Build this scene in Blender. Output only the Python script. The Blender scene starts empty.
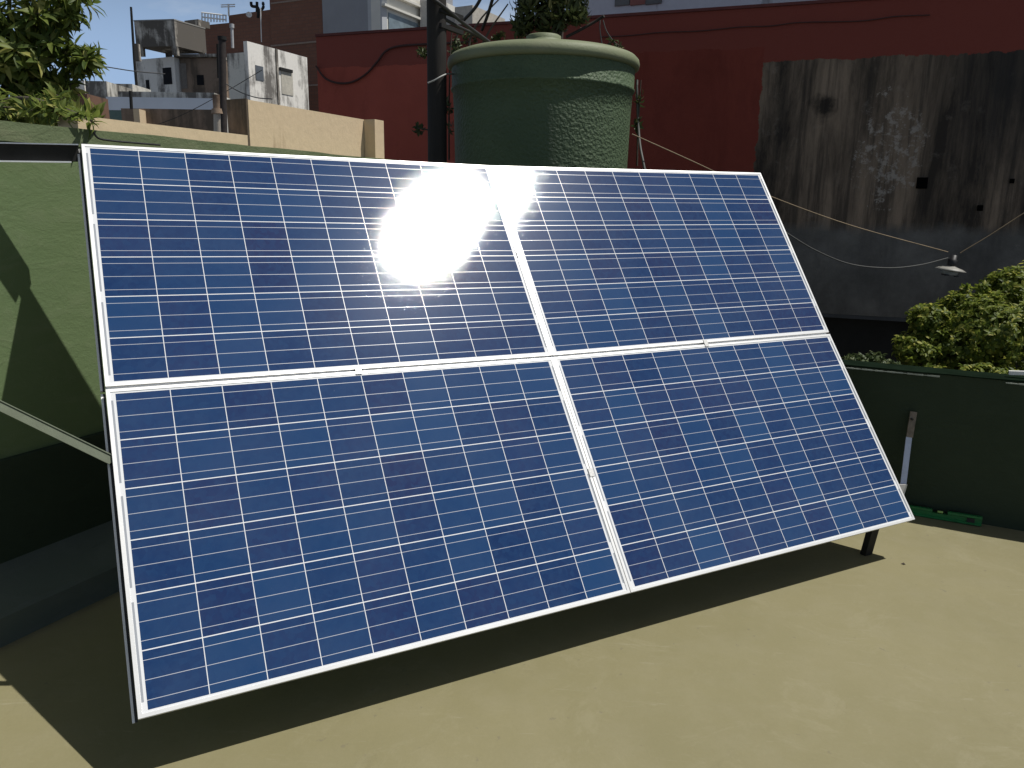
import bpy, bmesh, math, random
from mathutils import Vector, Matrix
rnd = random.Random(7)
S = bpy.context.scene
COL = S.collection
V = Vector
# ------------------------------------------------------------------ camera
F = 779.665
H0 = 1.60
CB = Matrix(((0.99988163, 0.01538595, 0.0), (0.00342782, -0.2227625, 0.97486672), (0.01499925, -0.97475132, -0.22278887)))
cd = bpy.data.cameras.new('camera'); cam = bpy.data.objects.new('camera', cd); COL.objects.link(cam)
cd.sensor_width = 36; cd.lens = F / 1024 * 36; cd.clip_end = 3000; cd.clip_start = .05
m3 = Matrix([[CB[i][0], -CB[i][1], -CB[i][2]] for i in range(3)])
cam.matrix_world = Matrix.Translation((0, 0, H0)) @ m3.to_4x4()
S.camera = cam
# ------------------------------------------------------------------ light
SUN = V((0.4705, -0.0215, 0.8822)).normalized()
SUN_STRENGTH = 4.3; SKY_STRENGTH = 0.031
sd = bpy.data.lights.new('sun', 'SUN'); sd.energy = SUN_STRENGTH; sd.angle = math.radians(.53); sd.color = (1, .97, .915)
so = bpy.data.objects.new('sun', sd); COL.objects.link(so)
so.rotation_euler = SUN.to_track_quat('Z', 'Y').to_euler(); so.location = (8, -1, 14)
Wd = bpy.data.worlds.new('World'); S.world = Wd; Wd.use_nodes = True
nt = Wd.node_tree; bg = nt.nodes['Background']
sky = nt.nodes.new('ShaderNodeTexSky'); sky.sky_type = 'NISHITA'; sky.sun_disc = False
sky.sun_elevation = math.asin(SUN.z); sky.sun_rotation = math.atan2(SUN.x, SUN.y)
sky.air_density = 1.0; sky.dust_density = 1.3; sky.ozone_density = 1.0
tc = nt.nodes.new('ShaderNodeTexCoord'); mp = nt.nodes.new('ShaderNodeMapping'); mp.inputs['Scale'].default_value = (1, 1, 3.2)
nz = nt.nodes.new('ShaderNodeTexNoise'); nz.inputs['Scale'].default_value = 2.6; nz.inputs['Detail'].default_value = 8; nz.inputs['Roughness'].default_value = .62
cr = nt.nodes.new('ShaderNodeValToRGB'); cr.color_ramp.elements[0].position = .47; cr.color_ramp.elements[1].position = .72
cr.color_ramp.elements[1].color = (.55, .55, .55, 1)
mx = nt.nodes.new('ShaderNodeMix'); mx.data_type = 'RGBA'; mx.inputs['B'].default_value = (22, 23, 24, 1)
nt.links.new(tc.outputs['Generated'], mp.inputs[0]); nt.links.new(mp.outputs[0], nz.inputs['Vector'])
nt.links.new(nz.outputs['Fac'], cr.inputs[0]); nt.links.new(cr.outputs[0], mx.inputs['Factor'])
nt.links.new(sky.outputs[0], mx.inputs['A']); nt.links.new(mx.outputs['Result'], bg.inputs[0])
sx_ = nt.nodes.new('ShaderNodeSeparateXYZ'); nt.links.new(tc.outputs['Generated'], sx_.inputs[0])
hr = nt.nodes.new('ShaderNodeMapRange'); hr.inputs['From Min'].default_value = .36; hr.inputs['From Max'].default_value = 0.13; hr.interpolation_type = 'SMOOTHSTEP'
nt.links.new(sx_.outputs[2], hr.inputs['Value'])
hm = nt.nodes.new('ShaderNodeMix'); hm.data_type = 'RGBA'; hm.inputs['B'].default_value = (11.8, 17.0, 25.5, 1)
hs = nt.nodes.new('ShaderNodeMath'); hs.operation = 'MULTIPLY'; hs.inputs[1].default_value = .85; nt.links.new(hr.outputs[0], hs.inputs[0])
nt.links.new(hs.outputs[0], hm.inputs['Factor']); nt.links.new(sky.outputs[0], hm.inputs['A']); nt.links.new(hm.outputs['Result'], mx.inputs['A'])
bg.inputs[1].default_value = SKY_STRENGTH
S.view_settings.view_transform = 'Standard'; S.view_settings.look = 'None'; S.view_settings.gamma = 1; S.view_settings.exposure = 0.0
S.render.engine = 'CYCLES'; S.render.resolution_x = 1024; S.render.resolution_y = 768

# ------------------------------------------------------------------ measuring helpers (a sight line into the place)
def ray(u, v): return CB @ V(((u - 512) / F, (v - 384) / F, 1.0))
CAM = V((0, 0, H0))
def at(u, v, Y): r = ray(u, v); return CAM + r * (Y / r.y)
def lvl(u, v, z): r = ray(u, v); return CAM + r * ((z - H0) / r.z)
def onp(u, v, P, n): r = ray(u, v); return CAM + r * ((P - CAM).dot(n) / r.dot(n))
A = V((0.435, 0.9004, 0)).normalized()      # along the left wall, away from the camera
Bv = V((A.y, -A.x, 0))                       # out of the left wall
def AB(a, b, z=0): return A * a + Bv * b + V((0, 0, z))
def fz(x): return 0.0175 - 0.015 * x
# ------------------------------------------------------------------ node helpers
class N:
    def __init__(s, name):
        s.m = bpy.data.materials.new(name); s.m.use_nodes = True; s.t = s.m.node_tree
        s.b = s.t.nodes['Principled BSDF']; s.o = s.t.nodes['Material Output']
    def n(s, ty, **kw):
        x = s.t.nodes.new(ty)
        for k, v in kw.items(): setattr(x, k, v)
        return x
    def l(s, a, b): s.t.links.new(a, b)
    def val(s, x, sock):
        if hasattr(x, 'is_linked') or hasattr(x, 'links'): s.l(x, sock)
        else: sock.default_value = x
    def math(s, op, a, b=None, c=None, clamp=False):
        x = s.n('ShaderNodeMath', operation=op); x.use_clamp = clamp
        s.val(a, x.inputs[0])
        if b is not None: s.val(b, x.inputs[1])
        if c is not None: s.val(c, x.inputs[2])
        return x.outputs[0]
    def mix(s, f, a, b):
        x = s.n('ShaderNodeMix', data_type='RGBA'); s.val(f, x.inputs['Factor'])
        for q, k in ((a, 'A'), (b, 'B')):
            if isinstance(q, tuple): x.inputs[k].default_value = (q[0], q[1], q[2], 1)
            else: s.l(q, x.inputs[k])
        return x.outputs['Result']
    def coord(s, scale=(1, 1, 1), kind='Object'):
        c = s.n('ShaderNodeTexCoord'); mpp = s.n('ShaderNodeMapping'); mpp.inputs['Scale'].default_value = scale
        s.l(c.outputs[kind], mpp.inputs[0]); return mpp.outputs[0]
    def noise(s, scale, detail=6, rough=.6, vec=None, dist=0):
        x = s.n('ShaderNodeTexNoise'); x.inputs['Scale'].default_value = scale; x.inputs['Detail'].default_value = detail
        x.inputs['Roughness'].default_value = rough; x.inputs['Distortion'].default_value = dist
        if vec is None: vec = s.coord()
        s.l(vec, x.inputs['Vector']); return x.outputs['Fac']
    def ramp(s, f, p0, p1, c0=(0, 0, 0), c1=(1, 1, 1)):
        x = s.n('ShaderNodeValToRGB'); e = x.color_ramp.elements
        e[0].position = p0; e[1].position = p1; e[0].color = (*c0, 1); e[1].color = (*c1, 1)
        s.l(f, x.inputs[0]); return x.outputs[0]
    def bump(s, h, strength=.3, dist=.01):
        x = s.n('ShaderNodeBump'); x.inputs['Strength'].default_value = strength; x.inputs['Distance'].default_value = dist
        s.l(h, x.inputs['Height']); s.l(x.outputs[0], s.b.inputs['Normal'])
    def set(s, col=None, rough=None, metal=None, spec=None):
        if col is not None:
            if isinstance(col, tuple): s.b.inputs['Base Color'].default_value = (*col, 1)
            else: s.l(col, s.b.inputs['Base Color'])
        if rough is not None: s.val(rough, s.b.inputs['Roughness'])
        if metal is not None: s.b.inputs['Metallic'].default_value = metal
        if spec is not None: s.b.inputs['Specular IOR Level'].default_value = spec
        return s.m
def plain(name, col, rough=.6, metal=0, var=.18, scale=6, bump=.15, bd=.004, spec=.5):
    k = N(name); f = k.noise(scale, 8, .65)
    lo = tuple(c * (1 - var) for c in col); hi = tuple(min(1, c * (1 + var)) for c in col)
    k.set(k.ramp(f, .3, .7, lo, hi), rough, metal, spec)
    if bump: k.bump(k.noise(scale * 9, 6, .7), bump, bd)
    return k.m
def stained(name, col, stain, rough=.85, amount=.5, sx=.5, sz=.06, scale=4, bump=.25, spots=None):
    """wall paint/plaster with vertical run-off stains and blotches"""
    k = N(name)
    streak = k.noise(scale, 8, .7, k.coord((1, 1, sz)))
    blot = k.noise(scale * .35, 8, .7, dist=.4)
    fine = k.noise(scale * 9, 8, .7)
    f = k.math('ADD', k.math('MULTIPLY', streak, .55), k.math('MULTIPLY', blot, .45))
    f = k.ramp(f, .60 - amount * .20, .68 - amount * .20)
    base = k.mix(fine, tuple(c * .86 for c in col), tuple(min(1, c * 1.14) for c in col))
    c = k.mix(k.math('MULTIPLY', f, .9), base, stain)
    if spots: c = k.mix(k.ramp(k.noise(scale * 2.2, 6, .7), .60, .68), c, spots)
    k.set(c, rough, 0, .25); k.bump(fine, bump, .01)
    return k.m
# ------------------------------------------------------------------ mesh helpers
class MB:
    def __init__(s): s.v = []; s.f = []; s.sm = []
    def add(s, vs, fs, smooth=False):
        o = len(s.v); s.v += [V(p) for p in vs]
        for f in fs: s.f.append([o + i for i in f]); s.sm.append(smooth)
    def hexa(s, p):   # 8 pts: bottom 4 (ccw), top 4
        s.add(p, [(3, 2, 1, 0), (4, 5, 6, 7), (0, 1, 5, 4), (1, 2, 6, 5), (2, 3, 7, 6), (3, 0, 4, 7)])
    def box(s, c, X, Y, Z, sx, sy, sz):  # centre, unit axes, full sizes
        c = V(c); x = V(X) * sx / 2; y = V(Y) * sy / 2; z = V(Z) * sz / 2
        s.hexa([c - x - y - z, c + x - y - z, c + x + y - z, c - x + y - z, c - x - y + z, c + x - y + z, c + x + y + z, c - x + y + z])
    def prism(s, pts, z0, z1, smooth=False):  # plan polygon ccw
        n = len(pts); z1s = z1 if isinstance(z1, (list, tuple)) else [z1] * n
        vs = [V((p[0], p[1], z0)) for p in pts] + [V((p[0], p[1], z1s[i])) for i, p in enumerate(pts)]
        s.add(vs, [tuple(range(n))[::-1], tuple(range(n, 2 * n))] + [(i, (i + 1) % n, n + (i + 1) % n, n + i) for i in range(n)], smooth)
    def tube(s, pts, r, n=8, r2=None):
        pts = [V(p) for p in pts]; k = len(pts)
        if r2 is None: r2 = r
        rings = []; ref = V((0, 0, 1))
        if abs((pts[1] - pts[0]).normalized().z) > .9: ref = V((1, 0, 0))
        for i, p in enumerate(pts):
            d = (pts[min(i + 1, k - 1)] - pts[max(i - 1, 0)]).normalized()
            x = d.cross(ref).normalized(); y = x.cross(d)
            rr = r + (r2 - r) * i / (k - 1)
            rings.append([p + x * rr * math.cos(a * 2 * math.pi / n) + y * rr * math.sin(a * 2 * math.pi / n) for a in range(n)])
        vs = sum(rings, []); fs = []
        for i in range(k - 1):
            for a in range(n): fs.append((i * n + a, i * n + (a + 1) % n, (i + 1) * n + (a + 1) % n, (i + 1) * n + a))
        s.add(vs, fs, True); s.add(rings[0], [tuple(range(n))[::-1]]); s.add(rings[-1], [tuple(range(n))])
    def lathe(s, c, prof, n=48, axis=None):   # prof [(r,z)]
        c = V(c); M = axis.to_matrix() if axis else Matrix.Identity(3)
        vs = []; fs = []
        for r, z in prof:
            for a in range(n): t = a * 2 * math.pi / n; vs.append(c + M @ V((r * math.cos(t), r * math.sin(t), z)))
        for i in range(len(prof) - 1):
            for a in range(n): fs.append((i * n + a, i * n + (a + 1) % n, (i + 1) * n + (a + 1) % n, (i + 1) * n + a))
        s.add(vs, fs, True)
    def build(s, name, mat, parent=None, bevel=0, loc=None, weld=False, auto=False):
        me = bpy.data.meshes.new(name)
        o = bpy.data.objects.new(name, me); COL.objects.link(o)
        off = V((0, 0, 0)) if loc is None else V(loc)
        if parent is not None:
            inv = parent.matrix_world.inverted(); vs = [inv @ p for p in s.v]
        else: vs = [p - off for p in s.v]; o.location = off
        me.from_pydata([tuple(p) for p in vs], [], s.f)
        for p, q in zip(me.polygons, s.sm): p.use_smooth = q
        bm = bmesh.new(); bm.from_mesh(me)
        bmesh.ops.recalc_face_normals(bm, faces=bm.faces)
        if bevel:
            bmesh.ops.bevel(bm, geom=list(bm.edges), offset=bevel, segments=2, affect='EDGES', profile=.6)
        bm.to_mesh(me); bm.free()
        me.materials.append(mat)
        if parent is not None: o.parent = parent
        return o
def tag(o, label=None, cat=None, group=None, kind=None):
    if label: o['label'] = label
    if cat: o['category'] = cat
    if group: o['group'] = group
    if kind: o['kind'] = kind
    return o
def empty(name, loc, label, cat, group=None, rot=None):
    o = bpy.data.objects.new(name, None); COL.objects.link(o); o.empty_display_size = .1
    M = Matrix.Translation(V(loc))
    if rot is not None: M = M @ rot.to_4x4()
    o.matrix_world = M
    bpy.context.view_layer.update()
    return tag(o, label, cat, group)
def sag(p0, p1, d, n=24):
    p0 = V(p0); p1 = V(p1)
    return [p0.lerp(p1, i / n) - V((0, 0, 4 * d * (i / n) * (1 - i / n))) for i in range(n + 1)]
def curve_pts(pts, n=8):
    """catmull-rom through points"""
    P_ = [V(p) for p in pts]; P_ = [P_[0] * 2 - P_[1]] + P_ + [P_[-1] * 2 - P_[-2]]; out = []
    for i in range(1, len(P_) - 2):
        for k in range(n):
            t = k / n; a, b, c, d = P_[i - 1:i + 3]
            out.append(.5 * ((2 * b) + (c - a) * t + (2 * a - 5 * b + 4 * c - d) * t * t + (3 * b - a - 3 * c + d) * t ** 3))
    out.append(P_[-2]); return out
# ------------------------------------------------------------------ materials
def mat_floor():
    k = N('painted_roof_floor')
    big = k.noise(.9, 8, .6); mid = k.noise(7, 8, .65); fine = k.noise(90, 6, .7)
    c = k.mix(k.ramp(big, .35, .68), (.222, .200, .104), (.262, .234, .126))
    c = k.mix(k.math('MULTIPLY', k.ramp(mid, .42, .75), .25), c, (.315, .285, .19))
    c = k.mix(k.math('MULTIPLY', k.ramp(k.noise(2.6, 10, .78, None, 1.5), .54, .62), .22), c, (.34, .31, .20))
    c = k.mix(k.math('MULTIPLY', k.ramp(k.noise(1.7, 10, .8, None, 2.0), .58, .66), .25), c, (.175, .155, .085))
    c = k.mix(k.math('MULTIPLY', fine, .35), c, (.165, .15, .085))
    # scuffs: long thin streaks, two ways
    st = k.noise(5, 10, .75, k.coord((.6, 5, 1)), .8)
    c = k.mix(k.math('MULTIPLY', k.ramp(st, .60, .70), .30), c, (.39, .365, .27))
    st2 = k.noise(4, 10, .8, k.coord((4, .8, 1)), 1.0)
    c = k.mix(k.math('MULTIPLY', k.ramp(st2, .62, .72), .30), c, (.15, .13, .07))
    sp = k.noise(26, 3, .5)
    c = k.mix(k.math('MULTIPLY', k.ramp(sp, .70, .74), .5), c, (.17, .15, .10))
    k.set(c, .72, 0, .3)
    h = k.math('ADD', k.math('MULTIPLY', mid, .6), k.math('MULTIPLY', fine, .35))
    k.bump(h, .35, .006)
    return k.m
def mat_green(name, c0, c1, c2, bumpd=.01):
    k = N(name)
    big = k.noise(1.1, 8, .65); mid = k.noise(6, 8, .7, k.coord((1, 1, 2.2)), .6); fine = k.noise(60, 6, .7)
    c = k.mix(k.ramp(big, .35, .65), c0, c1)
    c = k.mix(k.math('MULTIPLY', k.ramp(mid, .5, .72), .5), c, c2)
    lines = k.noise(3, 9, .75, k.coord((1, 1, 12)), .5)
    c = k.mix(k.math('MULTIPLY', k.ramp(lines, .62, .70), .35), c, tuple(x * .5 for x in c0))
    k.set(c, .75, 0, .3)
    k.bump(k.math('ADD', mid, k.math('MULTIPLY', fine, .4)), .4, bumpd); return k.m
M_floor = mat_floor()
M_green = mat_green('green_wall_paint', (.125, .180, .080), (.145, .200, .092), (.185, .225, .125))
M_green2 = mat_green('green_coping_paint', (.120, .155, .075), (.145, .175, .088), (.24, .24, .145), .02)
M_dgreen = mat_green('shaded_green_paint', (.022, .036, .020), (.027, .042, .024), (.034, .050, .030))  # same green as the left wall, its shade darkened into the colour
M_step = mat_green('grey_green_step_paint', (.085, .105, .085), (.10, .12, .10), (.13, .145, .13))
M_ground = plain('patio_concrete', (.10, .095, .085), .9)
M_alu = plain('anodised_aluminium', (.80, .80, .79), .38, .35, .04, 12, .05)
M_white_line = plain('galvanised_steel', (.55, .56, .57), .4, .8, .1, 20, .1)
M_dark = plain('dark_painted_steel', (.020, .020, .019), .75, 0, .2, 15, .1, .004, .2)
M_black = plain('black_plastic', (.012, .012, .013), .5, 0, .1)
M_back = plain('white_backsheet', (.7, .7, .7), .6)
M_strut = plain('pale_green_painted_steel', (.10, .12, .075), .55, 0, .15, 20)
def mat_cells():
    k = N('polycrystalline_cells')
    tcn = k.n('ShaderNodeTexCoord'); sep = k.n('ShaderNodeSeparateXYZ'); k.l(tcn.outputs['UV'], sep.inputs[0])
    X = k.math('MULTIPLY', sep.outputs[0], 1.65); Y = k.math('MULTIPLY', sep.outputs[1], .992)
    px, py = .1601, .1602; x0 = (1.65 - 10 * px) / 2; y0 = (.992 - 6 * py) / 2
    cx = k.math('DIVIDE', k.math('SUBTRACT', X, x0), px); cy = k.math('DIVIDE', k.math('SUBTRACT', Y, y0), py)
    ix = k.math('FLOOR', cx); iy = k.math('FLOOR', cy)
    fx = k.math('SUBTRACT', cx, ix); fy = k.math('SUBTRACT', cy, iy)
    def band(fr, w):   # 1 near edge of a cell
        d = k.math('ABSOLUTE', k.math('SUBTRACT', fr, .5)); return k.math('GREATER_THAN', d, .5 - w)
    gap = k.math('MAXIMUM', band(fx, .0078), band(fy, .0100))
    out = k.math('MAXIMUM', k.math('MAXIMUM', k.math('LESS_THAN', cx, 0), k.math('GREATER_THAN', cx, 10)),
                 k.math('MAXIMUM', k.math('LESS_THAN', cy, 0), k.math('GREATER_THAN', cy, 6)))
    white = k.math('MAXIMUM', gap, out)
    bars = None
    for q in (1 / 6, .5, 5 / 6):
        d = k.math('LESS_THAN', k.math('ABSOLUTE', k.math('SUBTRACT', fy, q)), .0055)
        bars = d if bars is None else k.math('MAXIMUM', bars, d)
    inx = k.math('MULTIPLY', k.math('GREATER_THAN', cx, -.055), k.math('LESS_THAN', cx, 10.055))
    iny = k.math('MULTIPLY', k.math('GREATER_THAN', cy, 0), k.math('LESS_THAN', cy, 6))
    bars = k.math('MULTIPLY', bars, k.math('MULTIPLY', inx, iny))
    # cross ribbons in the white margin: grey strips joining rows in pairs
    def rng(v, a, b): return k.math('MULTIPLY', k.math('GREATER_THAN', v, a), k.math('LESS_THAN', v, b))
    def pairs(off):
        t = k.math('DIVIDE', k.math('ADD', cy, off), 2.0); fr = k.math('SUBTRACT', t, k.math('FLOOR', t))
        return rng(fr, .065, .935)
    rib = k.math('MAXIMUM', k.math('MULTIPLY', rng(cx, -.080, -.040), pairs(0)), k.math('MULTIPLY', rng(cx, 10.04, 10.08), pairs(1)))
    rib = k.math('MULTIPLY', rib, rng(cy, .15, 5.85))
    # cell colour: each cell its own tint, and crystals within it
    cmb = k.n('ShaderNodeCombineXYZ'); k.l(ix, cmb.inputs[0]); k.l(iy, cmb.inputs[1])
    oi = k.n('ShaderNodeObjectInfo'); k.l(k.math('MULTIPLY', oi.outputs['Random'], 37), cmb.inputs[2])
    wn = k.n('ShaderNodeTexWhiteNoise', noise_dimensions='3D'); k.l(cmb.outputs[0], wn.inputs['Vector'])
    pos = k.n('ShaderNodeCombineXYZ'); k.l(X, pos.inputs[0]); k.l(Y, pos.inputs[1]); k.l(k.math('MULTIPLY', oi.outputs['Random'], 9), pos.inputs[2])
    vo = k.n('ShaderNodeTexVoronoi', feature='F1'); vo.inputs['Scale'].default_value = 62; vo.inputs['Randomness'].default_value = 1
    k.l(pos.outputs[0], vo.inputs['Vector'])
    vs = k.n('ShaderNodeSeparateColor'); k.l(vo.outputs['Color'], vs.inputs[0])
    cell = k.mix(wn.outputs['Value'], (.0095, .030, .100), (.0170, .056, .150))
    cell = k.mix(k.ramp(k.math('FRACT', k.math('MULTIPLY', wn.outputs['Value'], 7.3)), .55, 1.0, (0, 0, 0), (.45, .45, .45)), cell, (.020, .019, .075))
    cell = k.mix(k.math('MULTIPLY', vs.outputs[0], .42), cell, (.018, .056, .145))
    dirt = k.noise(2.2, 8, .7, pos.outputs[0]); dust = k.noise(160, 3, .6, pos.outputs[0])
    c = k.mix(bars, cell, (.46, .48, .53)); c = k.mix(white, c, (.74, .75, .76))
    c = k.mix(rib, c, (.33, .35, .38))
    c = k.mix(k.math('MULTIPLY', k.ramp(dirt, .4, .8), .035), c, (.5, .5, .48))
    c = k.mix(k.math('MULTIPLY', k.ramp(dust, .72, .80), .25), c, (.5, .5, .5))
    k.set(c, .24, 0, 0.0)
    k.l(k.math('MULTIPLY_ADD', k.math('MAXIMUM', bars, k.math('MULTIPLY', white, .5)), 0.5, .022), k.b.inputs['Specular IOR Level'])
    b = k.b; b.inputs['Coat Weight'].default_value = 1.0; b.inputs['Coat IOR'].default_value = 1.34
    rr = k.math('ADD', k.math('MULTIPLY', k.noise(5, 6, .6, pos.outputs[0]), .016), COAT_R)
    k.l(rr, b.inputs['Coat Roughness'])
    # textured solar glass: fine orange-peel grain in the coat
    gr = k.noise(520, 2, .6, pos.outputs[0]); bp = k.n('ShaderNodeBump'); bp.inputs['Strength'].default_value = .20; bp.inputs['Distance'].default_value = .0005
    k.l(gr, bp.inputs['Height']); k.l(bp.outputs[0], b.inputs['Coat Normal'])
    return k.m
COAT_R = .0242
M_cells = mat_cells()
# ------------------------------------------------------------------ ground and terrace
GZ = -3.3
g = MB(); g.add([(-900, -900, GZ), (900, -900, GZ), (900, 900, GZ), (-900, 900, GZ)], [(0, 1, 2, 3)])
tag(g.build('ground', M_ground), kind='structure')
LW, PW = -2.954, 4.613     # planes of the left wall (b) and the right parapet (a)
f = MB()
c4 = [AB(-6, LW), AB(-6, 7.5), AB(PW + .1, 7.5), AB(PW + .1, LW)]
f.hexa([V((p.x, p.y, fz(p.x) - .25)) for p in c4] + [V((p.x, p.y, fz(p.x))) for p in c4])
tag(f.build('terrace_floor', M_floor), kind='structure')
# building body below the terrace
f = MB(); c4 = [AB(-5.98, LW + .02), AB(-5.98, 7.48), AB(PW + .08, 7.48), AB(PW + .08, LW + .02)]
f.prism([(p.x, p.y) for p in c4][::1], GZ, -.35)
o = f.build('supporting_building', stained('plaster_below', (.3, .3, .26), (.12, .11, .1)))
tag(o, 'plain plastered storey carrying the green roof terrace', 'building')
# left wall
rw = empty('green_wall', AB(-6, LW, 0), 'sunlit green painted terrace wall left of the solar panels', 'wall')
def slab_ab(mb, a0, a1, b0, b1, z0, z1):
    mb.prism([tuple(AB(a0, b1).xy), tuple(AB(a1, b1).xy), tuple(AB(a1, b0).xy), tuple(AB(a0, b0).xy)], z0, z1)
w = MB(); slab_ab(w, -6, PW + .16, LW - .16, LW, -.2, 1.80); w.build('wall', M_green, rw)
# weathered coping, slightly uneven
w = MB(); n = 90
for i in range(n):
    a0 = -6 + (PW + .17 + 6) * i / n; a1 = -6 + (PW + .17 + 6) * (i + 1) / n
    pass
ring = []
for i in range(n + 1):
    a = -6 + (PW + .17 + 6) * i / n
    t = 1.878 + .0015 * math.sin(i * .9) + rnd.uniform(-.0018, .0018)
    e = .004 + rnd.uniform(-.001, .001)
    ring.append([AB(a, LW - .17, 1.80), AB(a, LW + e, 1.802), AB(a, LW + e, 1.85), AB(a, LW + e, t - .005), AB(a, LW - .05, t), AB(a, LW - .17, t)])
vs = sum(ring, []); fs = []
for i in range(n):
    for q in range(6): fs.append((i * 6 + q, (i + 1) * 6 + q, (i + 1) * 6 + (q + 1) % 6, i * 6 + (q + 1) % 6))
w.add(vs, fs); w.add(ring[0], [tuple(range(6))]); w.add(ring[-1], [tuple(range(6))[::-1]])
w.build('coping', M_green2, rw)
w = MB(); slab_ab(w, -6, PW - .003, LW - .01, LW + .022, -.02, .638); w.build('plinth', M_dgreen, rw, .004)
w = MB(); w.prism([tuple(AB(-6, -2.70).xy), tuple(AB(PW - .004, -2.70).xy), tuple(AB(PW - .004, LW + .02).xy), tuple(AB(-6, LW + .02).xy)], -.05, .0)
w = MB()
pts = [(LW + .021, -.1), (-2.70, -.1), (-2.70, .150), (-2.712, .165), (LW + .021, .243)]
v0 = [AB(-6, b, z) for b, z in pts]; v1 = [AB(PW - .004, b, z) for b, z in pts]
w.add(v0 + v1, [(0, 1, 2, 3, 4), (9, 8, 7, 6, 5)] + [(i, 5 + i, 5 + (i + 1) % 5, (i + 1) % 5) for i in range(5)])
w.build('step', M_step, rw)
# right parapet
rp = empty('parapet_wall', AB(PW, 0, 0), 'low dark green parapet in shade behind the spirit level', 'wall')
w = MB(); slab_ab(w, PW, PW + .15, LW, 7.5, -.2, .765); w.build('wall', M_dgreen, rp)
w = MB(); ring = []; n = 80
for i in range(n + 1):
    b = LW + (7.5 - LW) * i / n; j = rnd.uniform(-.004, .004)
    ring.append([AB(PW + .16, b, .765), AB(PW - .012 + j, b, .767), AB(PW - .013 + j, b, .773 + j * .4), AB(PW + .02, b, .776 + j * .4), AB(PW + .13, b, .777), AB(PW + .165, b, .77)])
vs = sum(ring, []); fs = []
for i in range(n):
    for q in range(6): fs.append((i * 6 + q, i * 6 + (q + 1) % 6, (i + 1) * 6 + (q + 1) % 6, (i + 1) * 6 + q))
w.add(vs, fs); w.add(ring[0], [tuple(range(6))[::-1]]); w.add(ring[-1], [tuple(range(6))])
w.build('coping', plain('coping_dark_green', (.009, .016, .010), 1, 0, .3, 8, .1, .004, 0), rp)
# a strip of pale cracked filler under the coping
w = MB()
for (u0, u1) in ((846, 884), (884, 941), (1008, 1040)):
    p0 = onp(u0, 366, AB(PW, 0), A); p1 = onp(u1, 366, AB(PW, 0), A)
    n = 14
    for i in range(n):
        q0 = p0.lerp(p1, i / n); q1 = p0.lerp(p1, (i + 1) / n)
        h0 = .006 + rnd.uniform(-.002, .002)
        w.box(AB(PW - .016, (q0.dot(Bv) + q1.dot(Bv)) / 2, .757), Bv, A, (0, 0, 1), (q1 - q0).length, .006, h0 * 1.0 if i % 5 else h0 * .5)
w.build('filler_strip', plain('pale_filler', (.30, .33, .29), .8), rp)

# ------------------------------------------------------------------ solar panels
R0 = V((-1.0128, .9136, 2.1099))
PX = V((.880, .476, -.008)).normalized(); PN = V((.382, -.696, .608)); PY = PN.cross(PX).normalized(); PN = PX.cross(PY).normalized()
# grid of measured corners (left/mid/right columns, bottom/mid/top rows)
G = {(0, 2): (-1.573, 2.937, 1.795), (1, 2): (-.117, 3.719, 1.785), (2, 2): (1.356, 4.470, 1.803),
     (0, 1): (-1.273, 2.370, 1.030), (1, 1): (.167, 3.182, .994), (2, 1): (1.624, 3.960, .989),
     (0, 0): (-.994, 1.841, .232), (1, 0): (.453, 2.640, .208), (2, 0): (1.904, 3.430, .191)}
G = {k: V(v) for k, v in G.items()}
G[0, 1] -= PN * .010; G[0, 2] += PN * .006; G[1, 2] -= PN * .003
RP = Matrix((PX, PY, PN)).transposed()
PWd, PHt = 1.65, .992
def patch(i, j):
    c00, c10, c01, c11 = G[i, j], G[i + 1, j], G[i, j + 1], G[i + 1, j + 1]
    def fn(x, y, z=0):
        gx = .0035; gy = .0050        # joint between neighbours
        s = gx / 2 / 1.6525 + x / PWd * (1 - gx / 1.6525); t = gy + y / PHt * (1 - 2 * gy)
        p = (c00 * (1 - s) + c10 * s) * (1 - t) + (c01 * (1 - s) + c11 * s) * t
        return p + PN * z
    return fn
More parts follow.
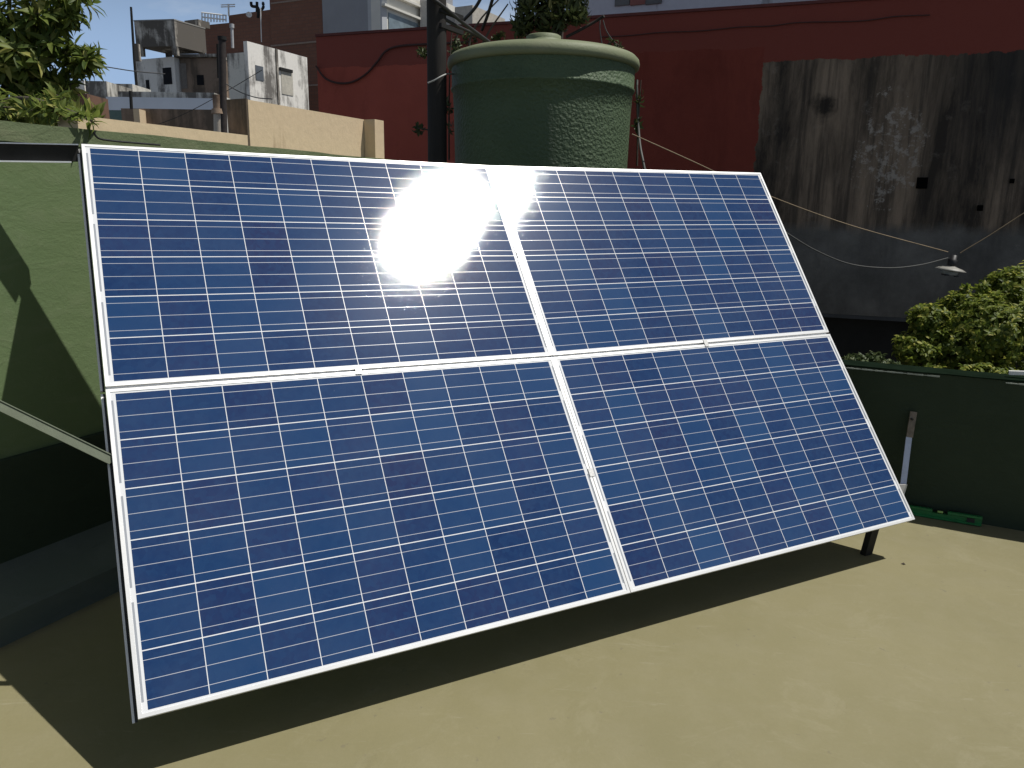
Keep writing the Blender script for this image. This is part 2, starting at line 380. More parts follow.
def solar_panel(i, j, label):
    fn = patch(i, j)
    root = empty('solar_panel', fn(0, 0, -.04), label, 'solar panel', 'solar panels of the array', RP)
    # frame: profile swept round the rectangle, mitred corners. (inset from outer edge, z)
    prof = [(0.0, 0.0), (.0105, 0.0), (.0105, -.0055), (.0135, -.0055), (.0135, -.036), (.030, -.036), (.030, -.038), (0.0, -.038), (0, -.019), (.0035, -.0175), (.0035, -.0085), (0, -.007)]
    mb = MB(); n = len(prof); L = 12
    segs = []
    def corner_pts(k):   # per corner index
        sx = -1 if k in (0, 3) else 1; sy = -1 if k in (0, 1) else 1
        return [(((PWd - d) if sx > 0 else d), ((PHt - d) if sy > 0 else d), z) for d, z in prof]
    rings = []
    for k in range(4):
        a = corner_pts(k); b = corner_pts((k + 1) % 4)
        for q in range(L):
            rings.append([fn(*[a[m][e] + (b[m][e] - a[m][e]) * q / L for e in range(3)]) for m in range(n)])
    vs = sum(rings, []); K = len(rings); fs = []
    for r in range(K):
        for m in range(n): fs.append((r * n + m, ((r + 1) % K) * n + m, ((r + 1) % K) * n + (m + 1) % n, r * n + (m + 1) % n))
    mb.add(vs, fs); mb.build('frame', M_alu, root)
    # laminate
    nx, ny = 20, 12; d = .0100; me = bpy.data.meshes.new('cell_sheet'); inv = root.matrix_world.inverted()
    vs = []; uv = []; fs = []
    for b in range(ny + 1):
        for a in range(nx + 1):
            x = d + (PWd - 2 * d) * a / nx; y = d + (PHt - 2 * d) * b / ny
            vs.append(inv @ fn(x, y, -.0022)); uv.append((x / PWd, y / PHt))
    for b in range(ny):
        for a in range(nx): q = b * (nx + 1) + a; fs.append((q, q + 1, q + nx + 2, q + nx + 1))
    me.from_pydata([tuple(p) for p in vs], [], fs)
    ul = me.uv_layers.new(name='UVMap')
    for lp in me.loops: ul.data[lp.index].uv = uv[lp.vertex_index]
    for p in me.polygons: p.use_smooth = True
    me.materials.append(M_cells)
    o = bpy.data.objects.new('cell_sheet', me); COL.objects.link(o); o.parent = root
    bk = MB(); bk.add([fn(d + (PWd - 2 * d) * a / nx, d + (PHt - 2 * d) * b / ny, -.0075) for b in range(ny + 1) for a in range(nx + 1)], [(b * (nx + 1) + a, (b + 1) * (nx + 1) + a, (b + 1) * (nx + 1) + a + 1, b * (nx + 1) + a + 1) for b in range(ny) for a in range(nx)], True)
    bk.build('backsheet', M_back, root)
    jb = MB(); jb.box(fn(PWd / 2, PHt - .14, -.020), PX, PY, PN, .13, .11, .022); jb.build('junction_box', M_black, root, .003)
    return root
solar_panel(0, 1, 'upper left solar panel, carrying the blinding white glare of the sun')
solar_panel(1, 1, 'upper right solar panel, standing in front of the red and bare plaster wall')
solar_panel(0, 0, 'lower left solar panel, nearest the camera and hanging over the shaded floor')
solar_panel(1, 0, 'lower right solar panel, its corner near the green spirit level')
def pp(x, y, z=0):       # array coordinates in metres
    i = 0 if x < 1.6525 else 1; j = 0 if y < .997 else 1
    c00, c10, c01, c11 = G[i, j], G[i + 1, j], G[i, j + 1], G[i + 1, j + 1]
    s = (x - i * 1.6525) / 1.6525; t = (y - j * .997) / .997
    return (c00 * (1 - s) + c10 * s) * (1 - t) + (c01 * (1 - s) + c11 * s) * t + PN * z
# ------------------------------------------------------------------ steel support
sf = empty('panel_stand', pp(1.65, .5, -.1) * 1, 'steel frame of rails, legs and braces propping the solar panels', 'frame')
def bar(mb, p0, p1, w, t, side):
    p0 = V(p0); p1 = V(p1); d = (p1 - p0); L_ = d.length; d.normalize(); s = (V(side) - d * V(side).dot(d)).normalized(); q = d.cross(s)
    mb.box((p0 + p1) / 2, d, s, q, L_, w, t)
# top rail: steel angle, running on past the panel's corner to the green wall
tl = at(80, 144, pp(0, 1.994).y + .02)
e0 = pp(0, 1.99, -.055); dirx = (at(0, 142.8, 2.816) - at(79, 144.5, 2.935)).normalized()
p_out = at(79, 144.5, 2.935)
tB = (LW - p_out.dot(Bv)) / dirx.dot(Bv)
p_wall = p_out + dirx * tB
up = V((0, 0, 1)); nrm = dirx.cross(up).normalized()
if nrm.y > 0: nrm = -nrm
m1 = MB(); P0 = p_wall; P1 = p_out + dirx * .002
bar(m1, P0 - up * .030 - nrm * .02, P1 - up * .030 - nrm * .02, .058, .040, up)
m1.build('rail', M_dark, sf)
m1 = MB(); bar(m1, P0 + nrm * .006 - up * .001, P1 + nrm * .006 - up * .001, .020, .004, nrm)
m1.build('rail_flange', M_white_line, sf)
m1 = MB(); bar(m1, P0 + nrm * .004 - up * .062, p_out + nrm * .004 + dirx * .03 - up * .062, .024, .005, nrm); m1.build('rail_flange', M_alu, sf)
for y, z in ((1.90, -.058), (1.10, -.058), (.90, -.058), (.10, -.058)):
    mb = MB(); q = [pp(x, y, z) for x in (.06, 1.6, 1.7, 3.25)]
    for a, b in zip(q[:-1], q[1:]): bar(mb, a, b, .04, .04, PN)
    mb.build('rail', M_dark, sf)
for x in (.35, 1.65, 2.95):
    mb = MB(); q = [pp(x, y, -.099) for y in (.08, .99, 1.0, 1.85)]
    for a, b in zip(q[:-1], q[1:]): bar(mb, a, b, .04, .04, PN)
    mb.build('rafter', M_dark, sf)
    # rear leg
    top = pp(x, 1.55, -.13); ft = V((top.x - .02, top.y + .02, fz(top.x)))
    if ft.dot(A) < PW - .05 and x < 2.5:
        mb = MB(); bar(mb, top, ft, .04, .04, PN); mb.build('leg', M_dark, sf)
        mb = MB(); mb.box(ft + V((0, 0, .004)), PX, up.cross(PX), up, .12, .12, .006); mb.build('foot_plate', M_dark, sf)
# rear brace for right end stands on the parapet
top = pp(2.95, 1.8, -.12); ft = AB(PW + .07, top.dot(Bv) - .05, .80)
mb = MB(); bar(mb, top, ft, .04, .04, PN); mb.build('leg', M_dark, sf)
# short front legs; the right one shows under the panel edge
for (u, v, xx) in ((868, 553, None), (0, 0, 1.65), (0, 0, .45)):
    if xx is None:
        r = ray(866, 554); ft = CAM + r * ((fz(1.73) - H0) / r.z); tp = pp(3.11, .05, -.05)
    else:
        tp = pp(xx, .40, -.10); ft = V((tp.x - .03, tp.y + .10, fz(tp.x)))
    mb = MB(); bar(mb, tp, ft, .048, .03, PX); mb.build('leg', M_dark, sf)
# pale brace on the left, panel edge to green wall
mb = MB(); n_ = PN
b0 = onp(112, 459.5, pp(0, 0), PN) + PN * -.012; b1 = onp(-140, 337, pp(0, 0), PN) - PN * .012
d_ = (b1 - b0).normalized(); b1 = b0 + d_ * ((LW - b0.dot(Bv)) / d_.dot(Bv))
bar(mb, b0, b1, .026, .004, PY); mb.build('brace', M_strut, sf)
mb = MB(); sd_ = (PY - d_ * PY.dot(d_)).normalized(); bar(mb, b0 + sd_ * .0145, b1 + sd_ * .0145, .012, .003, PN); mb.build('brace_flange', M_strut, sf)

for (ya, yb) in ((.0, .99), (1.0, 1.99)):
    mb = MB(); bar(mb, pp(-.0035, ya, -.033), pp(-.0035, yb, -.033), .0065, .008, PX); mb.build('dark_groove_strip', M_black, sf)  # added black strip, standing for the dark groove beside the frame lip
    mb = MB(); bar(mb, pp(-.0100, ya, -.034), pp(-.0100, yb, -.034), .0065, .010, PX); mb.build('edge_trim', M_alu, sf)
for (cx_, cy_) in ((1.6525, .48), (1.6525, 1.50), (.82, .997), (2.48, .997)):
    mb = MB(); mb.box(pp(cx_, cy_, .0015), PX, PY, PN, .022, .034, .003); mb.box(pp(cx_, cy_, -.012), PX, PY, PN, .003, .02, .026)
    c_ = mb.build('clamp', plain('clamp_zinc', (.45, .45, .44), .4, .6), sf)
    mb = MB(); mb.tube([pp(cx_, cy_, .0032), pp(cx_, cy_, .0075)], .0055, 8); mb.build('bolt', M_dark, c_)
# ------------------------------------------------------------------ spirit level
def floor_at(u, v):
    r = ray(u, v); return CAM + r * ((fz(2.4) - H0) / r.z)
l1 = onp(981.5, 521.5, AB(PW - .040, 0), A); l0 = onp(905, 507.0, AB(PW - .040, 0), A)
dl_ = (l1 - l0); dl_.z = 0; Ll = dl_.length; dl_.normalize(); nl = V((dl_.y, -dl_.x, 0))
l0.z = fz(l0.x); l1.z = fz(l1.x)
rt = Matrix((dl_, up.cross(dl_), up)).transposed()
sl = empty('spirit_level', l0, 'green spirit level lying at the foot of the dark parapet', 'spirit level', None, rt)
M_lvl = plain('green_level_paint', (.012, .17, .045), .4, 0, .15, 20)
mb = MB(); prof = [(0, .002), (.02, .002), (.02, .012), (.014, .016), (.014, .036), (.02, .040), (.02, .052), (0, .052), (0, .04), (.006, .036), (.006, .016), (0, .012)]
cuts = [0, .30, .46, 1.0]
def lv(s, q): return l0 + dl_ * (s * Ll) + nl * (.02 - q[0]) + up * q[1]
for s0, s1, low in ((0, .36, 0), (.36, .56, 1), (.56, 1, 0)):
    pr = prof if not low else [(a, min(z, .036)) for a, z in prof]
    v0 = [lv(s0, q) for q in pr]; v1 = [lv(s1, q) for q in pr]; k = len(pr)
    mb.add(v0 + v1, [tuple(range(k)), tuple(range(2 * k - 1, k - 1, -1))] + [(i, k + i, k + (i + 1) % k, (i + 1) % k) for i in range(k)])
mb.build('level_body', M_lvl, sl)
mb = MB(); mb.box(lv(.86, (.003, .026)), dl_, up, nl, .036, .022, .012); mb.tube([lv(.86, (-.002, .026)), lv(.86, (.022, .026))], .012, 16)
mb.build('end_vial', M_black, sl)
mb = MB(); mb.tube([lv(.43, (.01, .042)), lv(.50, (.01, .042))], .006, 12)
mb.build('centre_vial', plain('vial_plastic', (.35, .55, .15), .2), sl)
# ------------------------------------------------------------------ metal prop by the parapet
pb = V((0, 0, 0)); Y0 = 3.98
f0 = at(901, 497, 3.93); f0.z = fz(f0.x)
q0 = at(903, 486, 3.96); q1 = at(909, 437, 4.03); q2 = at(913.2, 411.5, 4.06)
sp = empty('metal_prop', f0, 'slim bent metal bar standing upright against the dark parapet', 'metal bar')
fw = V((0, -1, 0)); sx = V((1, 0, 0))
mb = MB(); bar(mb, q0 - up * .02, q1, .032, .004, sx); mb.build('bar', plain('zinc_plate', (.46, .49, .58), .45, .5, .1, 25), sp)
mb = MB(); bar(mb, q1 - V((0, .005, 0)), q2 - V((0, .005, 0)), .036, .005, sx)
mb.build('top_plate', plain('rusted_zinc', (.20, .165, .13), .7, .2, .35, 30), sp)
mb = MB(); c_ = at(911.5, 419, 4.045); mb.tube([c_, c_ - V((0, .012, 0))], .006, 10); mb.build('bolt_hole', M_black, sp)
mb = MB(); bt = at(899, 499, 3.94); bt.z = fz(bt.x)
a_ = at(893, 484.5, 3.92); b_ = at(907.5, 484.5, 3.95)
mb.add([a_, b_, V((b_.x - .03, b_.y, fz(b_.x))), V((a_.x - .0, a_.y, fz(a_.x)))] + [p + V((0, .006, 0)) for p in (a_, b_, V((b_.x - .03, b_.y, fz(b_.x))), V((a_.x, a_.y, fz(a_.x))))],
       [(0, 3, 2, 1), (4, 5, 6, 7), (0, 1, 5, 4), (1, 2, 6, 5), (2, 3, 7, 6), (3, 0, 4, 7)])
mb.build('foot_plate', plain('white_zinc', (.6, .6, .6), .5, .1), sp)
# small dry leaf / chip on the floor
lf = floor_at(903, 566); lf.z = fz(lf.x)
mb = MB(); s_ = .010
mb.add([lf + V((-s_, .004, .001)), lf + V((0, -.007, .004)), lf + V((s_, -.003, .001)), lf + V((s_ * .4, .006, .007)), lf + V((0, 0, 0))], [(0, 1, 4), (1, 2, 4), (2, 3, 4), (3, 0, 4), (0, 3, 2, 1)])
tag(mb.build('dry_leaf', plain('dry_leaf_brown', (.06, .045, .03), .8), loc=lf), 'tiny dark dry leaf on the sunny floor right of the front leg', 'leaf')
# ------------------------------------------------------------------ things on the left wall: plug of rubble, cable
cz = curve_pts([at(92, 137, 4.0) if False else onp(93, 131, AB(0, LW + .03), Bv), onp(98, 138, AB(0, LW + .03), Bv), onp(110, 140.5, AB(0, LW + .03), Bv), onp(130, 142.5, AB(0, LW + .03), Bv), onp(160, 145, AB(0, LW + .03), Bv)])
mb = MB(); mb.tube(cz, .004, 8); tag(mb.build('coping_cable', M_black, loc=cz[0]), 'thin black cable lying along the green coping beside the tree', 'cable')

# ------------------------------------------------------------------ red party wall
RD = V((.941, -.337, 0)).normalized(); RN = V((RD.y, -RD.x, 0)); RN = RN if RN.y < 0 else -RN   # towards camera
RP0 = V((-2.566, 10.664, 0)); RTOP = 3.66
def mat_red():
    k = N('red_wall_paint')
    tcn = k.n('ShaderNodeTexCoord'); sep = k.n('ShaderNodeSeparateXYZ'); k.l(tcn.outputs['Object'], sep.inputs[0])
    u, z = sep.outputs[0], sep.outputs[2]
    fine = k.noise(30, 8, .7); big = k.noise(.8, 8, .6); mid = k.noise(4, 8, .7)
    red = k.mix(k.ramp(big, .3, .7), (.32, .070, .046), (.42, .098, .066))
    red = k.mix(k.math('MULTIPLY', k.ramp(mid, .45, .75), .35), red, (.27, .065, .048))
    red = k.mix(k.math('MULTIPLY', k.ramp(k.noise(1.7, 9, .75, k.coord((1, 1, .35)), .5), .5, .68), .45), red, (.12, .026, .018))
    edge = k.math('ADD', z, k.math('MULTIPLY', k.noise(1.6, 6, .7), .16))
    top = k.ramp(edge, .0, 1.0)
    band = k.math('MAXIMUM', k.math('GREATER_THAN', edge, 3.36), k.math('GREATER_THAN', k.math('ADD', u, k.math('MULTIPLY', k.math('SUBTRACT', k.noise(5, 8, .75), .5), .16)), UP0 - .0))
    red = k.mix(band, red, (.25, .064, .047))
    red = k.mix(k.ramp(k.math('ADD', u, k.math('MULTIPLY', k.noise(.7, 5, .6), 1.2)), 0, 1) if False else k.math('MULTIPLY', k.math('GREATER_THAN', k.math('ADD', u, k.math('MULTIPLY', k.noise(2.5, 8, .7), .25)), 2.15), k.math('SUBTRACT', .62, k.math('MULTIPLY', band, .35))), red, (.11, .020, .013))  # red darkened towards the right: weaker bounce light mixed into the wall colour
    # exposed plaster
    wob = k.math('MULTIPLY', k.math('SUBTRACT', k.noise(5, 8, .75), .5), .16)
    uu = k.math('ADD', u, wob); zz = k.math('ADD', z, wob)
    m = k.math('MULTIPLY', k.math('GREATER_THAN', uu, UP0), k.math('LESS_THAN', zz, k.math('ADD', 3.12, k.math('MULTIPLY', u, .0))))
    st = k.noise(1.9, 10, .72, k.coord((1, 1, .16)), .3); st2 = k.noise(9, 8, .7, k.coord((1, 1, .05)))
    pl = k.mix(k.ramp(st, .40, .62), (.040, .032, .025), (.275, .205, .145))
    pl = k.mix(k.math('MULTIPLY', k.ramp(st2, .48, .60), .7), pl, (.040, .033, .027))
    pl = k.mix(k.math('MULTIPLY', k.ramp(mid, .58, .72), .35), pl, (.34, .29, .24))
    # pale scar where the render has come off
    du = k.math('SUBTRACT', u, 6.82); dz = k.math('SUBTRACT', z, 2.22)
    rr = k.math('SQRT', k.math('ADD', k.math('MULTIPLY', du, du), k.math('MULTIPLY', k.math('MULTIPLY', dz, dz), .35)))
    sc = k.math('MULTIPLY', k.math('LESS_THAN', k.math('ADD', rr, k.math('MULTIPLY', k.noise(3.5, 9, .8), 1.3)), .92), k.ramp(k.noise(11, 9, .75), .50, .57))
    pl = k.mix(k.math('MULTIPLY', sc, .65), pl, (.42, .38, .33))
    hu = k.math('SUBTRACT', u, 6.139); hz_ = k.math('SUBTRACT', z, 2.65)
    hr_ = k.math('SQRT', k.math('ADD', k.math('MULTIPLY', hu, hu), k.math('MULTIPLY', hz_, hz_)))
    hr_ = k.math('ADD', hr_, k.math('MULTIPLY', k.math('SUBTRACT', k.noise(6, 8, .7), .5), .30))
    pl = k.mix(k.math('MULTIPLY', k.ramp(hr_, .05, .16, (1, 1, 1), (0, 0, 0)), .9), pl, (.014, .012, .011))
    # black mould at the right
    mo = k.ramp(k.math('ADD', k.math('MULTIPLY', k.math('SUBTRACT', u, 7.2), .45), k.math('SUBTRACT', st, .42)), .0, .30)
    mo = k.math('MULTIPLY', mo, k.ramp(k.math('ADD', k.math('MULTIPLY', z, .25), k.math('MULTIPLY', mid, .3)), .55, .85))
    pl = k.mix(k.math('MULTIPLY', mo, .8), pl, (.028, .027, .026))
    # grey painted dado
    low = k.ramp(k.math('SUBTRACT', k.math('ADD', z, k.math('MULTIPLY', k.noise(2.5, 9, .75), .30)), 1.0), .53, .64, (1, 1, 1), (0, 0, 0))
    gr = k.mix(k.ramp(k.noise(2.0, 8, .7), .35, .7), (.10, .095, .085), (.19, .178, .16))
    gr = k.mix(k.math('MULTIPLY', k.ramp(k.noise(2.4, 9, .7, k.coord((1, 1, .3)), .6), .46, .66), .6), gr, (.07, .066, .06))
    gr = k.mix(k.math('MULTIPLY', k.ramp(k.noise(9, 9, .8), .60, .66), .3), gr, (.28, .26, .23))
    pl = k.mix(low, pl, gr)
    # bottom rusty seam
    c = k.mix(m, red, pl)
    k.set(c, .85, 0, .2)
    k.bump(k.math('ADD', k.math('MULTIPLY', fine, .5), k.math('MULTIPLY', mid, .6)), .5, .02)
    return k.m
UP0 = (V((2.606, 8.811, 0)) - RP0).dot(RD)
rwl = empty('party_wall', RP0 + V((0, 0, GZ)), 'tall dark red wall with a patch of bare streaked plaster', 'wall', None, Matrix((RD, -RN, up)).transposed())
def red_obj(mb, name, mat, parent):
    """local frame: x along wall, z up with origin at terrace height"""
    return mb.build(name, mat, parent)
mb = MB(); a = RP0; b = RP0 + RD * 14.5
mb.prism([tuple(a.xy), tuple(b.xy), tuple((b - RN * .3).xy), tuple((a - RN * .3).xy)], .50, RTOP)
# object coords: origin at root; shift z in the material
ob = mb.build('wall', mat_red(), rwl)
for v_ in ob.data.vertices: v_.co.z += 0
# use an object whose local origin is at z=0
ob.data.transform(Matrix.Translation((0, 0, GZ))); ob.location.z = -GZ
mb = MB(); mb.prism([tuple((a - RN * .45).xy), tuple((b - RN * .45).xy), tuple((b - RN * .75).xy), tuple((a - RN * .75).xy)], GZ, .9)
mb.build('foundation_wall', plain('shade_dark_wall', (.02, .02, .019), .95), rwl)  # near-black colour stands for the shade below the red wall
mb = MB(); mb.prism([tuple((a - RN * .0).xy), tuple((b + RN * .0).xy), tuple((b - RN * .8).xy), tuple((a - RN * .8).xy)], .46, .498)
mb.build('slab_edge', plain('grey_slab', (.06, .062, .064), .9), rwl)
def onred(u, v, off=0): p = onp(u, v, RP0 + RN * off, RN); return p
M_hole = plain('hole_dark', (.003, .003, .003), 1, 0, .1, 10, 0, 0, .0)  # holes are thin proud boxes, the dark of the recess put into their colour
for (u, v, s) in ((922, 183, .10), (1012, 181, .04), (980, 208, .05)):
    c_ = onred(u, v, .004); mb = MB(); mb.box(c_, RD, RN, up, s, .02, s * 1.1); mb.build('socket_hole', M_hole, rwl)
# capping flash
mb = MB(); n = 60
mb.prism([tuple((a + RN * .02).xy), tuple((b + RN * .02).xy), tuple((b - RN * .32).xy), tuple((a - RN * .32).xy)], RTOP + .001, RTOP + .03)
mb.build('coping', plain('red_coping', (.12, .03, .025), .8), rwl)
# sagging cable clipped on the red wall
mb = MB(); cp = curve_pts([onred(u, v, .03) for u, v in ((316, 66), (325, 78), (338, 83), (352, 82), (366, 74), (377, 62), (386, 51), (400, 46), (430, 44), (470, 42))]); mb.tube(cp, .013, 8)
tag(mb.build('wall_cable', plain('dark_red_cable', (.05, .018, .014), .7), loc=cp[0]), 'thick dark cable drooping across the left end of the red wall', 'cable')
mb = MB(); cp = curve_pts([onred(u, v, .02) for u, v in ((600, 37), (630, 35.5), (660, 32.5), (700, 31), (740, 27), (770, 26), (800, 22.5), (860, 21), (895, 16.5), (930, 15))]); mb.tube(cp, .006, 8)
tag(mb.build('wall_cable', plain('dark_red_cable_thin', (.06, .02, .016), .7), loc=cp[0]), 'thin dark cable running level below the top of the red wall', 'cable')

# ------------------------------------------------------------------ tan neighbour wall behind the green wall
M_tan = stained('tan_plaster', (.62, .485, .32), (.30, .21, .13), amount=.22, scale=3)
TWb = LW - .19
tn = empty('tan_wall', AB(PW, TWb, 0), 'tan rendered wall rising in steps behind the green coping', 'wall')
def onT(u, v, b=TWb): return onp(u, v, AB(0, b), Bv)
pA = onT(88, 117); pB = onT(233, 133.5); pC = onT(247, 98); pD = onT(372, 122)
z1 = pB.z; zC = pC.z; zD = pD.z
aA = pA.dot(A); aB = onT(247, 120).dot(A); aD = onT(373, 130).dot(A)
mb = MB(); slab_ab(mb, aA - .05, aB, TWb - .13, TWb, GZ, 1.942); mb.build('low_wall', M_tan, tn)
mb = MB(); slab_ab(mb, aB + .012, aD, TWb - .13, TWb, GZ, 2.122)
bR = onp(384, 130, AB(aD, 0), A).dot(Bv); slab_ab(mb, aD - .10, aD - .002, TWb + .003, bR, 1.86, 2.121)
mb.build('high_wall', M_tan, tn)
mb = MB(); slab_ab(mb, aB - .002, aB + .012, TWb - .135, TWb + .002, GZ, 2.126); mb.build('end_pier', stained('brown_end_plaster', (.22, .16, .11), (.09, .07, .05), amount=.5, scale=5), tn)
mb = MB(); pz = AB(aD - .9, TWb - .35, zD + .03); bar(mb, AB(aD - .5, TWb - .16, 2.115), AB(aD + .02, TWb - .16, 2.12), .07, .04, Bv)
mb.build('roof_flashing', plain('grey_flashing', (.25, .26, .27), .6), tn)
print('TAN', z1, zC, zD, aA, aB, aD)

# ------------------------------------------------------------------ water tank
M_tank = None
def mat_tank(bumpy):
    k = N('green_tank_paint_' + ('rough' if bumpy else 'smooth'))
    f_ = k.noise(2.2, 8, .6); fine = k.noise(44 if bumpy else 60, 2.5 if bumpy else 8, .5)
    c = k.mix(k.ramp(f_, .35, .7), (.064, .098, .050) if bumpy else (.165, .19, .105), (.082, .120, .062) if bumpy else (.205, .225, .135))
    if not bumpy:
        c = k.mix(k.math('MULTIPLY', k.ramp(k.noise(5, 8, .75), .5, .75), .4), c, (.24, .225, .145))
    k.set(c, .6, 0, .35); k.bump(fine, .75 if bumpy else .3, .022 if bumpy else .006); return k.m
TC = V((.203, 6.45, 0))
tk = empty('water_tank', V((TC.x, TC.y, GZ)), 'large round green water tank with a domed lid behind the panels', 'water tank')
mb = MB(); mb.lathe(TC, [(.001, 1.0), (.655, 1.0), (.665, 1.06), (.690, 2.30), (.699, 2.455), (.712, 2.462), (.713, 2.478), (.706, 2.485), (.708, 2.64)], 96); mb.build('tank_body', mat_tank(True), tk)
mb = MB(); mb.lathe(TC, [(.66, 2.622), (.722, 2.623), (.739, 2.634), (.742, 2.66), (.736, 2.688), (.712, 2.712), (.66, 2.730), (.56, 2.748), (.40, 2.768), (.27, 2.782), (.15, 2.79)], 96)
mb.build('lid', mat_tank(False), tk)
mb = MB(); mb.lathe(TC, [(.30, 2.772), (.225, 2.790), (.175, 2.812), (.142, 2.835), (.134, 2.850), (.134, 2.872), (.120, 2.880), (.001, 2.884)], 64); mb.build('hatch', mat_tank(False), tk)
mb = MB(); mb.prism([(TC.x - .8, TC.y - .7), (TC.x + .8, TC.y - .7), (TC.x + .8, TC.y + .8), (TC.x - .8, TC.y + .8)], GZ, .998); mb.build('plinth', stained('plinth_plaster', (.2, .2, .18), (.08, .08, .07)), tk, 0.01)
# hose down the tank's right side
hp_ = curve_pts([at(637, 80, 6.62), at(637, 92, 6.6), at(638, 120, 6.6), at(640, 145, 6.5), at(644, 166, 6.4), at(650, 200, 6.3)])
mb = MB(); mb.tube(hp_, .010, 8); tag(mb.build('hose', plain('grey_hose', (.10, .10, .09), .6), loc=hp_[0]), 'thin grey hose hanging down the right side of the green tank', 'hose')

# ------------------------------------------------------------------ utility pole in front of tank's left
pl = at(437, 100, 6.15); PXc, PYc = pl.x, pl.y
pe = empty('utility_pole', V((PXc, PYc, GZ)), 'dark wooden pole standing left of the green water tank', 'pole')
k = N('dark_pole_wood'); st = k.noise(8, 8, .7, k.coord((1, 1, .08)))
k.set(k.ramp(st, .3, .75, (.012, .010, .009), (.040, .036, .031)), .8, 0, .3); k.bump(st, .4, .01)
mb = MB(); mb.tube([V((PXc, PYc, GZ)), V((PXc, PYc, 0)), V((PXc + .0, PYc, 2)), V((PXc, PYc, 5.2))], .077, 24, .070); mb.build('post', k.m, pe)
mb = MB(); ct = [at(428, 83, 6.05), at(434, 80.5, 6.03), at(441, 76.5, 6.05), at(447, 74, 6.12), at(452, 74, 6.3)]; mb.tube(curve_pts(ct), .006, 6); mb.build('strap', plain('pale_strap', (.4, .4, .38), .6), pe)
mb = MB()
for (u, v) in ((446, 10), (446, 25)): bar(mb, at(440, v, 6.08), at(462, v + 8, 6.3), .03, .03, up)
mb.build('cable_bracket', M_dark, pe)
# cables from the pole behind the tank
def wire(name, pts, r, mat, label, cat='cable'):
    cp = curve_pts(pts); m_ = MB(); m_.tube(cp, r, 7); return tag(m_.build(name, mat, loc=cp[0]), label, cat)
M_cable = plain('black_cable', (.02, .02, .02), .6)
M_tanw = plain('tan_wire', (.30, .22, .13), .7)
M_greyw = plain('grey_wire', (.075, .075, .07), .8)
wire('overhead_cable', [at(418, -12, 6.0), at(440, 4, 6.05), at(462, 22, 6.3), (at(489, 42, 6.6))], .014, M_cable, 'thick black cable slanting down from the pole to the tank lid')
wire('overhead_cable', [at(440, 16, 6.1), at(455, 25, 6.3), at(472, 33, 6.7), at(486, 41, 7.0)], .012, M_cable, 'black cable sloping below the thick one beside the pole')
wire('overhead_cable', [at(462, 22, 7.2), at(475, 8, 7.0), at(484, -8, 6.8)], .014, M_cable, 'short black cable rising steeply just right of the pole')
wire('overhead_cable', [at(482, 30, 7.4), at(488, 14, 7.2), at(494, -6, 7.0)], .014, M_cable, 'black cable rising steeply left of the hanging foliage')
wire('twig_stem', [at(566, 37, 7.6), at(580, 30, 7.6), at(596, 21, 7.6), at(604, 16, 7.55)], .013, plain('bark', (.03, .025, .02), .9), 'dark bare stick leaning over the top of the tank lid', 'stick')
wire('dangling_wire', [at(600, 20, 7.5), at(600, 30, 7.5), at(602, 44, 7.5)], .005, M_greyw, 'pale wire hanging straight from the bare stick')
wire('dangling_wire', [at(603, 20, 7.5), at(606, 30, 7.5), at(611, 38, 7.5), at(617, 45, 7.5)], .005, M_greyw, 'pale wire curling to the right from the bare stick')
# lamp on wires
LY = 7.2
lp = at(954, 256, LY)
wire('tan_wire', [at(u, v, y) for u, v, y in ((632, 134, 6.35), (690, 160, 6.5), (760, 192, 6.7), (850, 225, 6.95), (948, 252, LY))], .0040, M_tanw, 'tan wire running from the tank down to the hanging lamp')
wire('supply_wire', [at(u, v, y) for u, v, y in ((740, 205, 6.5), (785, 232, 6.65), (815, 250, 6.8), (850, 264, 6.95), (888, 268, 7.05), (920, 265, 7.15), (948, 258, LY))], .0062, M_greyw, 'grey wire sagging in a bow left of the hanging lamp')
wire('support_wire', [at(u, v, y) for u, v, y in ((960, 253, LY), (990, 235, 7.1), (1024, 213, 7.0), (1100, 165, 6.8), (1200, 100, 6.5))], .0040, M_tanw, 'tan wire rising from the hanging lamp to the right')
la = empty('hanging_lamp', lp, 'small enamel lamp hanging on wires in front of the grey wall', 'lamp')
ax = V((.12, -.02, 1)).normalized().to_track_quat('Z', 'Y')
mb = MB(); mb.lathe(lp, [(.001, .01), (.026, .008), (.030, -.03), (.040, -.035), (.036, -.075), (.030, -.10), (.001, -.10)], 20, ax); mb.build('socket', M_black, la)
mb = MB(); mb.lathe(lp, [(.028, -.090), (.05, -.098), (.10, -.112), (.132, -.128), (.130, -.133), (.10, -.120), (.05, -.106), (.028, -.10)], 36, ax); mb.build('shade', plain('enamel_shade', (.28, .27, .24), .5, 0, .15, 30), la)
k = N('lamp_glass'); k.set((.35, .37, .36), .15, 0, .5); k.b.inputs['Transmission Weight'].default_value = .15
mb = MB(); mb.lathe(lp, [(.072, -.112), (.074, -.15), (.066, -.17), (.001, -.172)], 24, ax); mb.build('glass_globe', k.m, la)
for a_ in range(3):
    mb = MB(); t = a_ * 2.094 + .4; q = lp + ax @ V((.062 * math.cos(t), .062 * math.sin(t), -.175)); mb.box(q, (1, 0, 0), (0, 1, 0), up, .03, .03, .012)
    mb.build('guard_clip', M_black, la)

